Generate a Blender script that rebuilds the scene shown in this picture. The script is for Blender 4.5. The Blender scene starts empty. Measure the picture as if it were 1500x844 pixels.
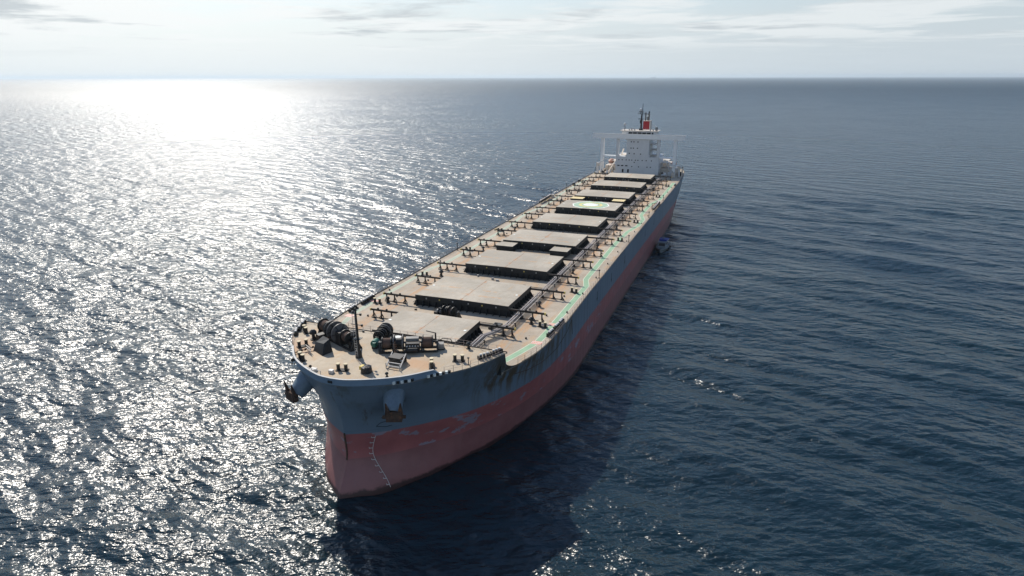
import bpy, bmesh, math, random
import numpy as np
from mathutils import Vector, Matrix
random.seed(7)
R = math.radians
scene = bpy.context.scene
COL = scene.collection

# ------------------------------------------------------------------ materials
class NT:
    """small helper to write node trees"""
    def __init__(s, nt): s.nt = nt; s.nodes = nt.nodes; s.links = nt.links
    def n(s, t, **kw):
        nd = s.nodes.new(t)
        for k, v in kw.items():
            setattr(nd, k, v)
        return nd
    def set(s, sock, v):
        if hasattr(v, 'is_output') or isinstance(v, bpy.types.NodeSocket): s.links.new(v, sock)
        else: sock.default_value = v
    def math(s, op, a, b=None, c=None, clamp=False):
        nd = s.n('ShaderNodeMath', operation=op); nd.use_clamp = clamp
        s.set(nd.inputs[0], a)
        if b is not None: s.set(nd.inputs[1], b)
        if c is not None: s.set(nd.inputs[2], c)
        return nd.outputs[0]
    def vmath(s, op, a, b=None, scale=None):
        nd = s.n('ShaderNodeVectorMath', operation=op)
        s.set(nd.inputs[0], a)
        if b is not None: s.set(nd.inputs[1], b)
        if scale is not None: s.set(nd.inputs[3], scale)
        return nd.outputs[0] if op not in ('DOT_PRODUCT', 'LENGTH') else nd.outputs[1]
    def noise(s, vec, scale, detail=3, rough=0.5, dist=0.0, out=0):
        nd = s.n('ShaderNodeTexNoise'); s.set(nd.inputs['Vector'], vec)
        nd.inputs['Scale'].default_value = scale; nd.inputs['Detail'].default_value = detail
        nd.inputs['Roughness'].default_value = rough; nd.inputs['Distortion'].default_value = dist
        return nd.outputs[out]
    def ramp(s, v, a, b, lo=0.0, hi=1.0):
        nd = s.n('ShaderNodeMapRange'); nd.clamp = True; nd.interpolation_type = 'SMOOTHSTEP'
        s.set(nd.inputs[0], v); nd.inputs[1].default_value = a; nd.inputs[2].default_value = b
        nd.inputs[3].default_value = lo; nd.inputs[4].default_value = hi
        return nd.outputs[0]
    def mix(s, f, a, b, mode='MIX'):
        nd = s.n('ShaderNodeMix'); nd.data_type = 'RGBA'; nd.blend_type = mode; nd.clamp_factor = True
        s.set(nd.inputs[0], f)
        s.set(nd.inputs[6], a if not isinstance(a, tuple) else (*a, 1) if len(a) == 3 else a)
        s.set(nd.inputs[7], b if not isinstance(b, tuple) else (*b, 1) if len(b) == 3 else b)
        return nd.outputs[2]
    def scalev(s, vec, sc):
        nd = s.n('ShaderNodeMapping'); s.set(nd.inputs[0], vec); nd.inputs['Scale'].default_value = sc
        return nd.outputs[0]
    def sep(s, v):
        nd = s.n('ShaderNodeSeparateXYZ'); s.set(nd.inputs[0], v); return nd.outputs
    def comb(s, x, y, z):
        nd = s.n('ShaderNodeCombineXYZ')
        for i, v in enumerate((x, y, z)): s.set(nd.inputs[i], v)
        return nd.outputs[0]

def new_mat(name):
    m = bpy.data.materials.new(name); m.use_nodes = True
    t = NT(m.node_tree); b = t.nodes['Principled BSDF']
    return m, t, b

def paint(name, col, rough=0.6, var=0.25, rust=0.0, rustcol=(0.16, 0.07, 0.03), scale=1.0, metal=0.0, spec=0.4):
    m, t, b = new_mat(name)
    pos = t.n('ShaderNodeNewGeometry').outputs['Position']
    n1 = t.noise(pos, 0.35 * scale, 4, 0.6)
    n2 = t.noise(pos, 2.3 * scale, 4, 0.6)
    f = t.math('ADD', t.math('MULTIPLY', n1, 0.6), t.math('MULTIPLY', n2, 0.4))
    dark = tuple(c * (1 - var) for c in col); lite = tuple(min(1, c * (1 + var)) for c in col)
    c = t.mix(t.ramp(f, 0.3, 0.7), dark, lite)
    if rust > 0:
        r = t.noise(pos, 1.1 * scale, 6, 0.7)
        c = t.mix(t.ramp(r, 0.72 - rust * 0.3, 0.80 - rust * 0.3), c, rustcol)
    t.links.new(c, b.inputs['Base Color'])
    b.inputs['Roughness'].default_value = rough; b.inputs['Metallic'].default_value = metal
    b.inputs['Specular IOR Level'].default_value = spec
    return m

M = {}
M['black'] = paint('black_coaming_paint', (0.016, 0.019, 0.021), 0.6, 0.35, 0.12, (0.05, 0.03, 0.02))
M['rail'] = paint('dark_rail_steel', (0.022, 0.019, 0.017), 0.7, 0.4, 0.5, (0.07, 0.035, 0.02))
M['machine'] = paint('dark_machinery', (0.022, 0.022, 0.021), 0.5, 0.4, 0.3, (0.08, 0.04, 0.025))
M['flange'] = paint('grey_drum_flange', (0.13, 0.125, 0.12), 0.5, 0.35, 0.3, (0.14, 0.08, 0.05))
M['rope'] = paint('brown_rope', (0.125, 0.08, 0.062), 0.9, 0.4, 0.0, scale=3)
M['casing'] = paint('dusty_motor_casing', (0.24, 0.23, 0.21), 0.6, 0.3, 0.35)
M['green'] = paint('green_motor_paint', (0.03, 0.15, 0.11), 0.5, 0.3, 0.2)
M['wingwhite'] = paint('bright_white_paint', (0.86, 0.86, 0.84), 0.45, 0.04, 0.05, (0.6, 0.5, 0.4))
M['white'] = paint('white_superstructure_paint', (0.62, 0.63, 0.63), 0.5, 0.06, 0.10, (0.45, 0.33, 0.22))
M['cream'] = paint('cream_steel', (0.62, 0.55, 0.47), 0.6, 0.15, 0.35, (0.35, 0.17, 0.08))
M['glass'] = paint('dark_window', (0.012, 0.015, 0.02), 0.15, 0.1, 0)
M['redfunnel'] = paint('red_funnel_paint', (0.33, 0.018, 0.024), 0.5, 0.15, 0)
M['yellow'] = paint('yellow_paint', (0.62, 0.47, 0.12), 0.6, 0.2, 0.2)
M['yellowpale'] = paint('pale_yellow_paint', (0.72, 0.58, 0.30), 0.7, 0.12, 0.05)
M['pipe'] = paint('pale_pipe_paint', (0.50, 0.44, 0.40), 0.45, 0.2, 0.25, (0.25, 0.12, 0.07))
M['grey'] = paint('grey_deck_gear', (0.40, 0.39, 0.37), 0.6, 0.2, 0.2)
M['marking_white'] = paint('white_marking', (0.78, 0.80, 0.74), 0.7, 0.12, 0)
M['orange'] = paint('orange_marking', (0.75, 0.22, 0.10), 0.7, 0.15, 0)
M['anchor'] = paint('rusty_anchor', (0.075, 0.045, 0.03), 0.9, 0.5, 0.6, (0.16, 0.07, 0.035))
M['bulwark'] = paint('skylit_blue_grey_bulwark', (0.17, 0.24, 0.31), 0.45, 0.10, 0.05)  # hull blue grey lightened; skylight on the upright plate is put into the colour
M['pod'] = paint('blue_grey_pod', (0.125, 0.175, 0.22), 0.45, 0.15, 0.25, (0.06, 0.05, 0.035))
M['capwhite'] = paint('white_cap_rail', (0.6, 0.58, 0.54), 0.5, 0.2, 0.3)
M['lifeboat'] = paint('orange_lifeboat', (0.40, 0.20, 0.14), 0.6, 0.15, 0)
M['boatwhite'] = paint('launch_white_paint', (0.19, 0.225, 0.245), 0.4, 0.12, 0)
M['boatblue'] = paint('launch_blue_roof', (0.015, 0.045, 0.26), 0.5, 0.2, 0)
M['farship'] = paint('far_ship_paint', (0.25, 0.3, 0.33), 0.8, 0.1, 0)

def green_mat():
    m, t, b = new_mat('green_walkway_paint')
    pos = t.n('ShaderNodeNewGeometry').outputs['Position']
    n = t.noise(pos, 1.7, 6, 0.65)
    c = t.mix(t.ramp(n, 0.62, 0.74), (0.245, 0.39, 0.245), (0.38, 0.39, 0.31))
    c = t.mix(t.ramp(t.noise(pos, 0.4, 3), 0.35, 0.7), c, (0.30, 0.46, 0.29))
    t.links.new(c, b.inputs['Base Color']); b.inputs['Roughness'].default_value = 0.8
    return m
M['walk'] = green_mat()

def deck_mat(name, base, kind):
    m, t, b = new_mat(name)
    pos = t.n('ShaderNodeNewGeometry').outputs['Position']
    x, y, z = t.sep(pos)
    n1 = t.noise(pos, 0.09, 5, 0.6); n2 = t.noise(pos, 0.9, 6, 0.68); n3 = t.noise(pos, 5.0, 3, 0.6)
    c = t.mix(t.ramp(n1, 0.35, 0.68), tuple(v * 0.80 for v in base), tuple(v * 1.13 for v in base))
    c = t.mix(t.ramp(n2, 0.35, 0.75, 0, 0.5), c, tuple(v * q for v, q in zip(base, (0.72, 0.66, 0.6))))
    c = t.mix(t.ramp(n3, 0.25, 0.8, 0, 0.3), c, tuple(v * 0.7 for v in base))
    # ochre staining
    st = t.noise(t.scalev(pos, (1.0, 0.35, 1.0)), 0.5, 6, 0.7)
    if kind == 'hatch':
        amt = t.ramp(st, 0.54, 0.74, 0, 0.38)
    else:
        amt = t.ramp(st, 0.48, 0.68, 0, 0.55)
    c = t.mix(amt, c, (0.50, 0.31, 0.15))
    if kind != 'hatch':
        rs = t.noise(pos, 0.8, 7, 0.75)
        c = t.mix(t.ramp(rs, 0.60, 0.70, 0, 0.8), c, (0.20, 0.09, 0.05))
    if kind == 'main':
        # long orange runs of rust outboard of the pipes and under the rolling rails
        ax = t.math('ABSOLUTE', x)
        band = t.math('MULTIPLY', t.ramp(ax, 13.2, 14.6), t.ramp(ax, 15.6, 17.4, 1, 0))
        run = t.noise(t.scalev(pos, (1.3, 0.13, 1)), 1.0, 5, 0.65)
        c = t.mix(t.math('MULTIPLY', band, t.ramp(run, 0.42, 0.62, 0, 0.85)), c, (0.48, 0.27, 0.13))
        # weld seams in the plating
        sm = t.math('PINGPONG', x, 1.6)
        c = t.mix(t.ramp(sm, 0.0, 0.06, 0.22, 0), c, (0.12, 0.08, 0.06))
        sy = t.math('PINGPONG', y, 5.2)
        c = t.mix(t.ramp(sy, 0.0, 0.07, 0.25, 0), c, (0.12, 0.08, 0.06))
    if kind == 'fore':
        # orange-rust area in front of the port windlass
        d = t.vmath('LENGTH', t.vmath('MULTIPLY', t.vmath('SUBTRACT', pos, (8.6, -0.6, 19.4)), (0.30, 0.42, 0)))
        k = t.math('ADD', d, t.math('MULTIPLY', t.noise(pos, 0.7, 5, 0.7), 1.1))
        c = t.mix(t.ramp(k, 0.9, 1.8, 0.6, 0), c, (0.50, 0.27, 0.13))
        d2 = t.vmath('LENGTH', t.vmath('MULTIPLY', t.vmath('SUBTRACT', pos, (-13.0, -1.0, 19.4)), (0.22, 0.26, 0)))
        k2 = t.math('ADD', d2, t.math('MULTIPLY', t.noise(pos, 0.6, 5, 0.7), 1.2))
        c = t.mix(t.ramp(k2, 1.0, 1.9, 0.45, 0), c, (0.50, 0.28, 0.15))
        sm = t.math('PINGPONG', x, 1.6)
        c = t.mix(t.ramp(sm, 0.0, 0.06, 0.15, 0), c, (0.12, 0.08, 0.06))
    if kind == 'hatch':
        # rust along the centre joint, wandering and broken
        wob = t.math('ADD', x, t.math('MULTIPLY', t.math('SUBTRACT', t.noise(pos, 0.9, 4, 0.7), 0.5), 2.2))
        aw = t.math('ABSOLUTE', wob)
        brk = t.ramp(t.noise(pos, 0.55, 5, 0.7), 0.44, 0.6)
        c = t.mix(t.math('MULTIPLY', t.ramp(aw, 0.05, 0.45, 0.8, 0), brk), c, (0.52, 0.24, 0.10))
        # transverse streak of rust on some lids
        oi = t.n('ShaderNodeObjectInfo').outputs['Random']
        ty = t.math('PINGPONG', t.math('ADD', y, t.math('MULTIPLY', t.math('SUBTRACT', t.noise(pos, 0.5, 3), 0.5), 1.2)), 25.85 / 2)
        stv = t.math('MULTIPLY', t.ramp(t.math('ABSOLUTE', t.math('SUBTRACT', ty, 11.2)), 0.1, 0.7, 0.6, 0), t.ramp(t.noise(pos, 0.3, 5, 0.7), 0.48, 0.62))
        c = t.mix(stv, c, (0.52, 0.29, 0.14))
        jx = t.math('ABSOLUTE', x)
        c = t.mix(t.ramp(jx, 0.03, 0.08, 0.3, 0), c, (0.2, 0.15, 0.11))
        sm = t.math('PINGPONG', x, 1.75)
        c = t.mix(t.ramp(sm, 0.0, 0.05, 0.3, 0), c, (0.15, 0.12, 0.1))
        sy = t.math('PINGPONG', y, 2.6)
        c = t.mix(t.ramp(sy, 0.0, 0.05, 0.3, 0), c, (0.15, 0.12, 0.1))
    t.links.new(c, b.inputs['Base Color'])
    b.inputs['Roughness'].default_value = 0.75; b.inputs['Specular IOR Level'].default_value = 0.3
    bp = t.n('ShaderNodeBump'); bp.inputs['Strength'].default_value = 0.4; bp.inputs['Distance'].default_value = 0.03
    t.links.new(t.noise(pos, 1.2, 4), bp.inputs['Height']); t.links.new(bp.outputs[0], b.inputs['Normal'])
    return m
M['deck'] = deck_mat('main_deck_paint', (0.46, 0.390, 0.302), 'main')
M['fdeck'] = deck_mat('forecastle_deck_paint', (0.515, 0.435, 0.325), 'fore')
M['hatch'] = deck_mat('hatch_cover_paint', (0.455, 0.408, 0.332), 'hatch')

def hull_mat():
    m, t, b = new_mat('hull_paint')
    pos = t.n('ShaderNodeNewGeometry').outputs['Position']
    x, y, z = t.sep(pos)
    streak_v = t.scalev(pos, (1.0, 1.0, 0.06))
    # topside blue grey
    blue = t.mix(t.ramp(t.noise(pos, 0.12, 4), 0.3, 0.7), (0.118, 0.165, 0.208), (0.145, 0.195, 0.243))
    s1 = t.noise(streak_v, 1.2, 5, 0.7)
    blue = t.mix(t.ramp(s1, 0.5, 0.8, 0, 0.3), blue, (0.075, 0.11, 0.14))
    # rust / algae runs below the scuppers, strongest by the port shoulder
    s2 = t.noise(t.scalev(pos, (1.0, 1.0, 0.045)), 0.75, 6, 0.72)
    near = t.math('MULTIPLY', t.ramp(y, 2, 9), t.ramp(y, 34, 48, 1, 0.0))
    frag = t.ramp(t.noise(t.scalev(pos, (1, 1, 0.35)), 0.35, 4, 0.6), 0.34, 0.50)
    up = t.ramp(z, 9.5, 13.5, 0.35, 1)
    k = t.math('MULTIPLY', t.math('MULTIPLY', t.ramp(s2, 0.45, 0.54), near), t.math('MULTIPLY', frag, up))
    blue = t.mix(t.math('MULTIPLY', k, 0.95), blue, (0.078, 0.052, 0.022))
    s3 = t.noise(t.scalev(pos, (1.0, 1.0, 0.03)), 0.33, 6, 0.75)
    blue = t.mix(t.ramp(s3, 0.60, 0.68, 0, 0.8), blue, (0.07, 0.06, 0.045))
    s4 = t.noise(t.scalev(pos, (1, 1, 0.6)), 0.28, 4, 0.6)
    blue = t.mix(t.math('MULTIPLY', t.ramp(s4, 0.52, 0.66, 0, 0.5), t.ramp(z, 12.5, 17)), blue, (0.068, 0.066, 0.045))
    seam = t.math('MAXIMUM', t.ramp(t.math('PINGPONG', t.math('ADD', z, 0.4), 1.35), 0.0, 0.05, 0.30, 0), t.ramp(t.math('PINGPONG', y, 5.6), 0.0, 0.05, 0.28, 0))
    blue = t.mix(seam, blue, (0.05, 0.065, 0.08))
    # antifouling reds
    red = t.mix(t.ramp(t.noise(pos, 0.25, 5, 0.6), 0.3, 0.7), (0.30, 0.095, 0.092), (0.37, 0.12, 0.112))
    scr = t.noise(t.scalev(pos, (1.0, 1.0, 0.10)), 0.9, 6, 0.7)
    red = t.mix(t.ramp(scr, 0.60, 0.72, 0, 0.45), red, (0.26, 0.17, 0.17))
    patch = t.noise(t.scalev(pos, (0.6, 0.6, 1.2)), 0.42, 6, 0.65)
    red = t.mix(t.math('MULTIPLY', t.ramp(patch, 0.56, 0.60, 0, 0.75), t.ramp(y, 60, 75, 1, 0.25)), red, (0.24, 0.26, 0.31))
    pale = t.mix(t.ramp(t.noise(pos, 0.3, 5, 0.6), 0.3, 0.7), (0.215, 0.085, 0.082), (0.265, 0.11, 0.105))
    pale = t.mix(t.ramp(scr, 0.55, 0.75, 0, 0.4), pale, (0.24, 0.15, 0.15))
    zb = t.math('SUBTRACT', 5.45, t.math('MULTIPLY', y, 0.004))
    wob = t.math('MULTIPLY', t.math('SUBTRACT', t.noise(pos, 0.8, 4), 0.5), 0.15)
    f1 = t.math('GREATER_THAN', t.math('ADD', z, wob), zb)
    c = t.mix(f1, pale, red)
    zp = t.math('SUBTRACT', 9.8, t.math('MULTIPLY', y, 0.0085))
    f2 = t.math('GREATER_THAN', z, zp)
    c = t.mix(f2, c, blue)
    # dark growth just above the water
    zw = t.math('ADD', z, t.math('MULTIPLY', t.math('SUBTRACT', t.noise(pos, 0.7, 5, 0.6), 0.5), 1.3))
    c = t.mix(t.ramp(zw, 0.60, 1.10, 0.9, 0), c, (0.035, 0.018, 0.016))
    t.links.new(c, b.inputs['Base Color'])
    b.inputs['Roughness'].default_value = 0.42; b.inputs['Specular IOR Level'].default_value = 0.45
    bp = t.n('ShaderNodeBump'); bp.inputs['Strength'].default_value = 0.35; bp.inputs['Distance'].default_value = 0.06
    # plate buckling between frames
    fr = t.math('ADD', t.math('MULTIPLY', t.math('SINE', t.math('MULTIPLY', y, 2.4)), 0.4), t.noise(pos, 0.6, 4))
    t.links.new(fr, bp.inputs['Height']); t.links.new(bp.outputs[0], b.inputs['Normal'])
    return m
M['hull'] = hull_mat()

def sea_mat():
    m, t, b = new_mat('sea_water')
    pos = t.n('ShaderNodeNewGeometry').outputs['Position']
    # axes: u along the crests, v across them
    ang = R(15.5)
    x, y, z = t.sep(pos)
    def frame(a):
        u = t.math('ADD', t.math('MULTIPLY', x, -math.cos(a)), t.math('MULTIPLY', y, math.sin(a)))
        v = t.math('ADD', t.math('MULTIPLY', x, math.sin(a)), t.math('MULTIPLY', y, math.cos(a)))
        return u, v
    u, v = frame(ang)
    u2, v2 = frame(ang - R(38))
    gust = t.noise(pos, 0.0085, 3, 0.55)
    gain = t.math('ADD', t.ramp(gust, 0.30, 0.70, 0.35, 0.80), t.ramp(t.noise(t.scalev(pos, (1.0, 1.8, 1.0)), 0.028, 3, 0.6), 0.3, 0.7, 0.30, 0.55))
    e = 0.07
    def grad(u, v, su, sv, detail, rough, amp, dist=0.0):
        """finite-difference slope of a noise height field, u and v are metres"""
        def h(du, dv):
            vec = t.comb(t.math('ADD', t.math('MULTIPLY', u, su), du * su), t.math('ADD', t.math('MULTIPLY', v, sv), dv * sv), 0.0)
            return t.noise(vec, 1.0, detail, rough, dist)
        h0 = h(0, 0)
        gu = t.math('MULTIPLY', t.math('SUBTRACT', h(e, 0), h0), amp / e)
        gv = t.math('MULTIPLY', t.math('SUBTRACT', h(0, e), h0), amp / e)
        return gu, gv
    gA = grad(u, v, 1 / 22.0, 1 / 8.0, 3.0, 0.5, 2.9)       # crests several metres apart
    gB = grad(u2, v2, 1 / 4.6, 1 / 2.5, 4.4, 0.52, 1.32)      # chop and ripples
    def to_xy(g, a):
        gx = t.math('ADD', t.math('MULTIPLY', g[0], -math.cos(a)), t.math('MULTIPLY', g[1], math.sin(a)))
        gy = t.math('ADD', t.math('MULTIPLY', g[0], math.sin(a)), t.math('MULTIPLY', g[1], math.cos(a)))
        return gx, gy
    ax_, ay_ = to_xy(gA, ang); bx_, by_ = to_xy(gB, ang - R(38))
    # beyond a few hundred metres the small ripples are carried by the surface roughness instead of the normals
    away = t.ramp(t.vmath('LENGTH', t.vmath('SUBTRACT', pos, (0, 60, 0))), 300, 4500)
    keep = t.math('SUBTRACT', 1.0, t.math('MULTIPLY', away, 0.28))
    gx = t.math('MULTIPLY', t.math('ADD', ax_, t.math('MULTIPLY', bx_, keep)), gain)
    gy = t.math('MULTIPLY', t.math('ADD', ay_, t.math('MULTIPLY', by_, keep)), gain)
    t.links.new(t.math('ADD', 0.27, t.math('MULTIPLY', away, 0.24)), b.inputs['Roughness'])
    geo_n = t.n('ShaderNodeNewGeometry').outputs['Normal']
    nrm = t.vmath('NORMALIZE', t.vmath('ADD', geo_n, t.comb(t.math('MULTIPLY', gx, -1), t.math('MULTIPLY', gy, -1), 0.0)))
    b.inputs['Base Color'].default_value = (0.006, 0.026, 0.036, 1)
    b.inputs['Roughness'].default_value = 0.30
    b.inputs['IOR'].default_value = 1.42
    b.inputs['Subsurface Weight'].default_value = 1.0; b.inputs['Subsurface Scale'].default_value = 5.0; b.inputs['Subsurface Radius'].default_value = (0.6, 1.0, 1.0)
    t.links.new(nrm, b.inputs['Normal'])
    t.links.new(t.mix(t.ramp(gust, 0.3, 0.7), (0.003, 0.016, 0.026), (0.0045, 0.021, 0.031)), b.inputs['Base Color'])
    return m
M['sea'] = sea_mat()

# ------------------------------------------------------------------ mesh helpers
class MB:
    def __init__(s): s.v = []; s.f = []; s.mi = []; s.sm = []; s.mats = []
    def _m(s, mat):
        if mat is None: return 0
        if mat not in s.mats: s.mats.append(mat)
        return s.mats.index(mat)
    def add(s, vs, fs, mat=None, smooth=False, xf=None):
        o = len(s.v); k = s._m(mat)
        s.v += [tuple(xf @ Vector(p)) if xf else tuple(p) for p in vs]
        for f in fs: s.f.append(tuple(i + o for i in f)); s.mi.append(k); s.sm.append(smooth)
        return s
    def box(s, x0, x1, y0, y1, z0, z1, mat=None, xf=None):
        vs = [(x, y, z) for z in (z0, z1) for y in (y0, y1) for x in (x0, x1)]
        fs = [(0, 2, 3, 1), (4, 5, 7, 6), (0, 1, 5, 4), (2, 6, 7, 3), (0, 4, 6, 2), (1, 3, 7, 5)]
        return s.add(vs, fs, mat, False, xf)
    def bar(s, p, q, w, h=None, mat=None, xf=None):
        h = h or w; p = Vector(p); q = Vector(q); d = (q - p).normalized()
        up = Vector((0, 0, 1)) if abs(d.z) < 0.95 else Vector((0, 1, 0))
        a = d.cross(up).normalized() * w / 2; b = a.cross(d).normalized() * h / 2
        vs = [c + i * a + j * b for c in (p, q) for i, j in ((-1, -1), (1, -1), (1, 1), (-1, 1))]
        return s.add(vs, [(0, 1, 2, 3), (7, 6, 5, 4), (0, 4, 5, 1), (1, 5, 6, 2), (2, 6, 7, 3), (3, 7, 4, 0)], mat, False, xf)
    def cyl(s, p, q, r0, r1=None, n=12, mat=None, xf=None, smooth=True, caps=True):
        r1 = r0 if r1 is None else r1
        p = Vector(p); q = Vector(q); d = (q - p).normalized()
        up = Vector((0, 0, 1)) if abs(d.z) < 0.95 else Vector((1, 0, 0))
        a = d.cross(up).normalized(); b = a.cross(d).normalized(); vs = []
        for c, r in ((p, r0), (q, r1)):
            vs += [c + r * (math.cos(2 * math.pi * i / n) * a + math.sin(2 * math.pi * i / n) * b) for i in range(n)]
        s.add(vs, [(i, (i + 1) % n, n + (i + 1) % n, n + i) for i in range(n)], mat, smooth, xf)
        if caps: s.add(vs, [tuple(range(n - 1, -1, -1)), tuple(range(n, 2 * n))], mat, False, xf)
        return s
    def tube(s, pts, r, n=8, mat=None, xf=None):
        for a, b in zip(pts[:-1], pts[1:]): s.cyl(a, b, r, r, n, mat, xf)
        return s
    def sphere(s, c, r, mat=None, nu=12, nv=8, sz=1.0, xf=None):
        vs = []; fs = []
        for j in range(nv + 1):
            th = math.pi * j / nv
            for i in range(nu):
                ph = 2 * math.pi * i / nu
                vs.append((c[0] + r * math.sin(th) * math.cos(ph), c[1] + r * math.sin(th) * math.sin(ph), c[2] + sz * r * math.cos(th)))
        for j in range(nv):
            for i in range(nu): fs.append((j * nu + i, (j + 1) * nu + i, (j + 1) * nu + (i + 1) % nu, j * nu + (i + 1) % nu))
        return s.add(vs, fs, mat, True, xf)
    def poly(s, pts, z0, z1, mat=None, xf=None):
        n = len(pts)
        vs = [(x, y, z0) for x, y in pts] + [(x, y, z1) for x, y in pts]
        fs = [tuple(range(n - 1, -1, -1)), tuple(range(n, 2 * n))] + [(i, (i + 1) % n, n + (i + 1) % n, n + i) for i in range(n)]
        return s.add(vs, fs, mat, False, xf)
    def build(s, name, mat, parent=None, loc=None, label=None, fix=True):
        me = bpy.data.meshes.new(name)
        me.from_pydata(s.v, [], s.f)
        ms = s.mats if s.mats else [mat]
        if s.mats and mat is not None and mat not in s.mats: pass
        for q in ms: me.materials.append(q if not isinstance(q, str) else M[q])
        if s.mats: me.polygons.foreach_set('material_index', s.mi)
        me.polygons.foreach_set('use_smooth', s.sm)
        if fix:
            bm = bmesh.new(); bm.from_mesh(me); bmesh.ops.recalc_face_normals(bm, faces=bm.faces); bm.to_mesh(me); bm.free()
        me.update()
        o = bpy.data.objects.new(name, me); COL.objects.link(o)
        if parent: o.parent = parent
        if loc: o.location = loc
        if label: o['label'] = label
        return o

def thing(name, label, cat, loc=(0, 0, 0), rz=0):
    o = bpy.data.objects.new(name, None); COL.objects.link(o); o.empty_display_size = 0.5
    o.location = loc; o.rotation_euler = (0, 0, rz); o['label'] = label; o['category'] = cat
    return o

def copy_part(o, loc=None, parent=None):
    """copy a part together with its sub-parts"""
    c = o.copy(); COL.objects.link(c); c.parent = parent or o.parent
    if loc is not None: c.location = loc
    for ch in list(o.children):
        d = ch.copy(); COL.objects.link(d); d.parent = c
    return c

# ------------------------------------------------------------------ hull form
DZ, FZ = 15.3, 19.4                      # main deck and forecastle deck heights above water
SHIP_END = 272.0
LV = {
 -2.5: [(-11.6, 0), (-9.8, 2.4), (-7.6, 4.9), (0.3, 10.5), (11.2, 15.6), (23.5, 19.2), (41, 22.1), (60, 22.5)],
 0.0: [(-12, 0), (-10.2, 2.5), (-8, 5.2), (-.3, 10.9), (10.6, 16.1), (22.7, 19.7), (41, 22.3), (60, 22.5)],
 5.5: [(-9.1, 0), (-7.6, 2.4), (-6.2, 4.4), (-2.0, 8.6), (6.4, 14.7), (19, 19.8), (34, 22.3), (60, 22.5)],
 9.6: [(-9.1, 0), (-7.8, 2.5), (-6.4, 4.8), (-1.0, 10.6), (6, 15.9), (19, 20.9), (30, 22.4), (60, 22.5)],
 12.6: [(-9.4, 0), (-8.3, 2.5), (-6.4, 5.4), (-1.4, 10.9), (5.4, 15.8), (16.5, 20.6), (26, 22.3), (60, 22.5)],
 15.4: [(-10.1, 0), (-9.4, 2.4), (-7.3, 6.2), (-2.3, 11.5), (4.2, 16.3), (13, 20.3), (21, 22.2), (60, 22.5)],
 19.4: [(-11.3, 0), (-11.0, 2.4), (-7.6, 9.0), (-3.4, 13.0), (1.4, 16.9), (8.0, 19.9), (15, 21.6), (60, 22.5)],
}
AFT = {
 -2.5: [(60, 22.5), (190, 22.5), (208, 21.3), (225, 17.5), (242, 11.5), (256, 5), (264, 0.3)],
 0.0: [(60, 22.5), (196, 22.5), (213, 21.6), (230, 18.3), (247, 12.5), (260, 6), (268, 0.4)],
 5.5: [(60, 22.5), (205, 22.5), (222, 21.9), (238, 19.5), (253, 14.5), (265, 8), (271, 3)],
 9.6: [(60, 22.5), (215, 22.5), (230, 22.3), (244, 21), (257, 18), (268, 14), (272, 12)],
 12.6: [(60, 22.5), (220, 22.5), (238, 22.3), (247, 21.5), (259, 20), (268, 17), (272, 15.5)],
 15.4: [(60, 22.5), (225, 22.5), (240, 22.3), (250, 21.9), (260, 21), (268, 19.6), (272, 18.5)],
 19.4: [(60, 22.5), (225, 22.5), (240, 22.3), (250, 21.9), (260, 21), (268, 19.6), (272, 18.5)],
}
def catmull(P, n):
    P = [np.array(p, float) for p in P]
    E = [2 * P[0] - P[1]] + P + [2 * P[-1] - P[-2]]
    out = []
    for i in range(1, len(E) - 2):
        p0, p1, p2, p3 = E[i - 1:i + 3]
        d1 = max(np.linalg.norm(p2 - p1), 1e-6) ** .5; d0 = max(np.linalg.norm(p1 - p0), 1e-6) ** .5; d2 = max(np.linalg.norm(p3 - p2), 1e-6) ** .5
        t0, t1 = 0, d0; t2 = t1 + d1; t3 = t2 + d2
        for t in np.linspace(t1, t2, 30, endpoint=False):
            A1 = (t1 - t) / (t1 - t0) * p0 + (t - t0) / (t1 - t0) * p1
            A2 = (t2 - t) / (t2 - t1) * p1 + (t - t1) / (t2 - t1) * p2
            A3 = (t3 - t) / (t3 - t2) * p2 + (t - t2) / (t3 - t2) * p3
            B1 = (t2 - t) / (t2 - t0) * A1 + (t - t0) / (t2 - t0) * A2
            B2 = (t3 - t) / (t3 - t1) * A2 + (t - t1) / (t3 - t1) * A3
            out.append((t2 - t) / (t2 - t1) * B1 + (t - t1) / (t2 - t1) * B2)
    out.append(P[-1]); out = np.array(out)
    s = np.r_[0, np.cumsum(np.linalg.norm(np.diff(out, axis=0), axis=1))]; s /= s[-1]
    q = np.linspace(0, 1, n) ** 1.15
    return np.c_[np.interp(q, s, out[:, 0]), np.interp(q, s, out[:, 1])]
NF, NA = 170, 60
ZL = sorted(LV)
GRID = []                               # per level: (y, x) along the hull
for zl in ZL:
    a = catmull(LV[zl], NF)
    yb = [p[0] for p in AFT[zl]]; xb = [p[1] for p in AFT[zl]]
    k = np.linspace(0, 1, NA)[1:]
    ya = 60 + (yb[-1] - 60) * k
    GRID.append(np.r_[a, np.c_[ya, np.interp(ya, yb, xb)]])
GRID = np.array(GRID)                   # level, station, (y,x)
NS = GRID.shape[1]
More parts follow.
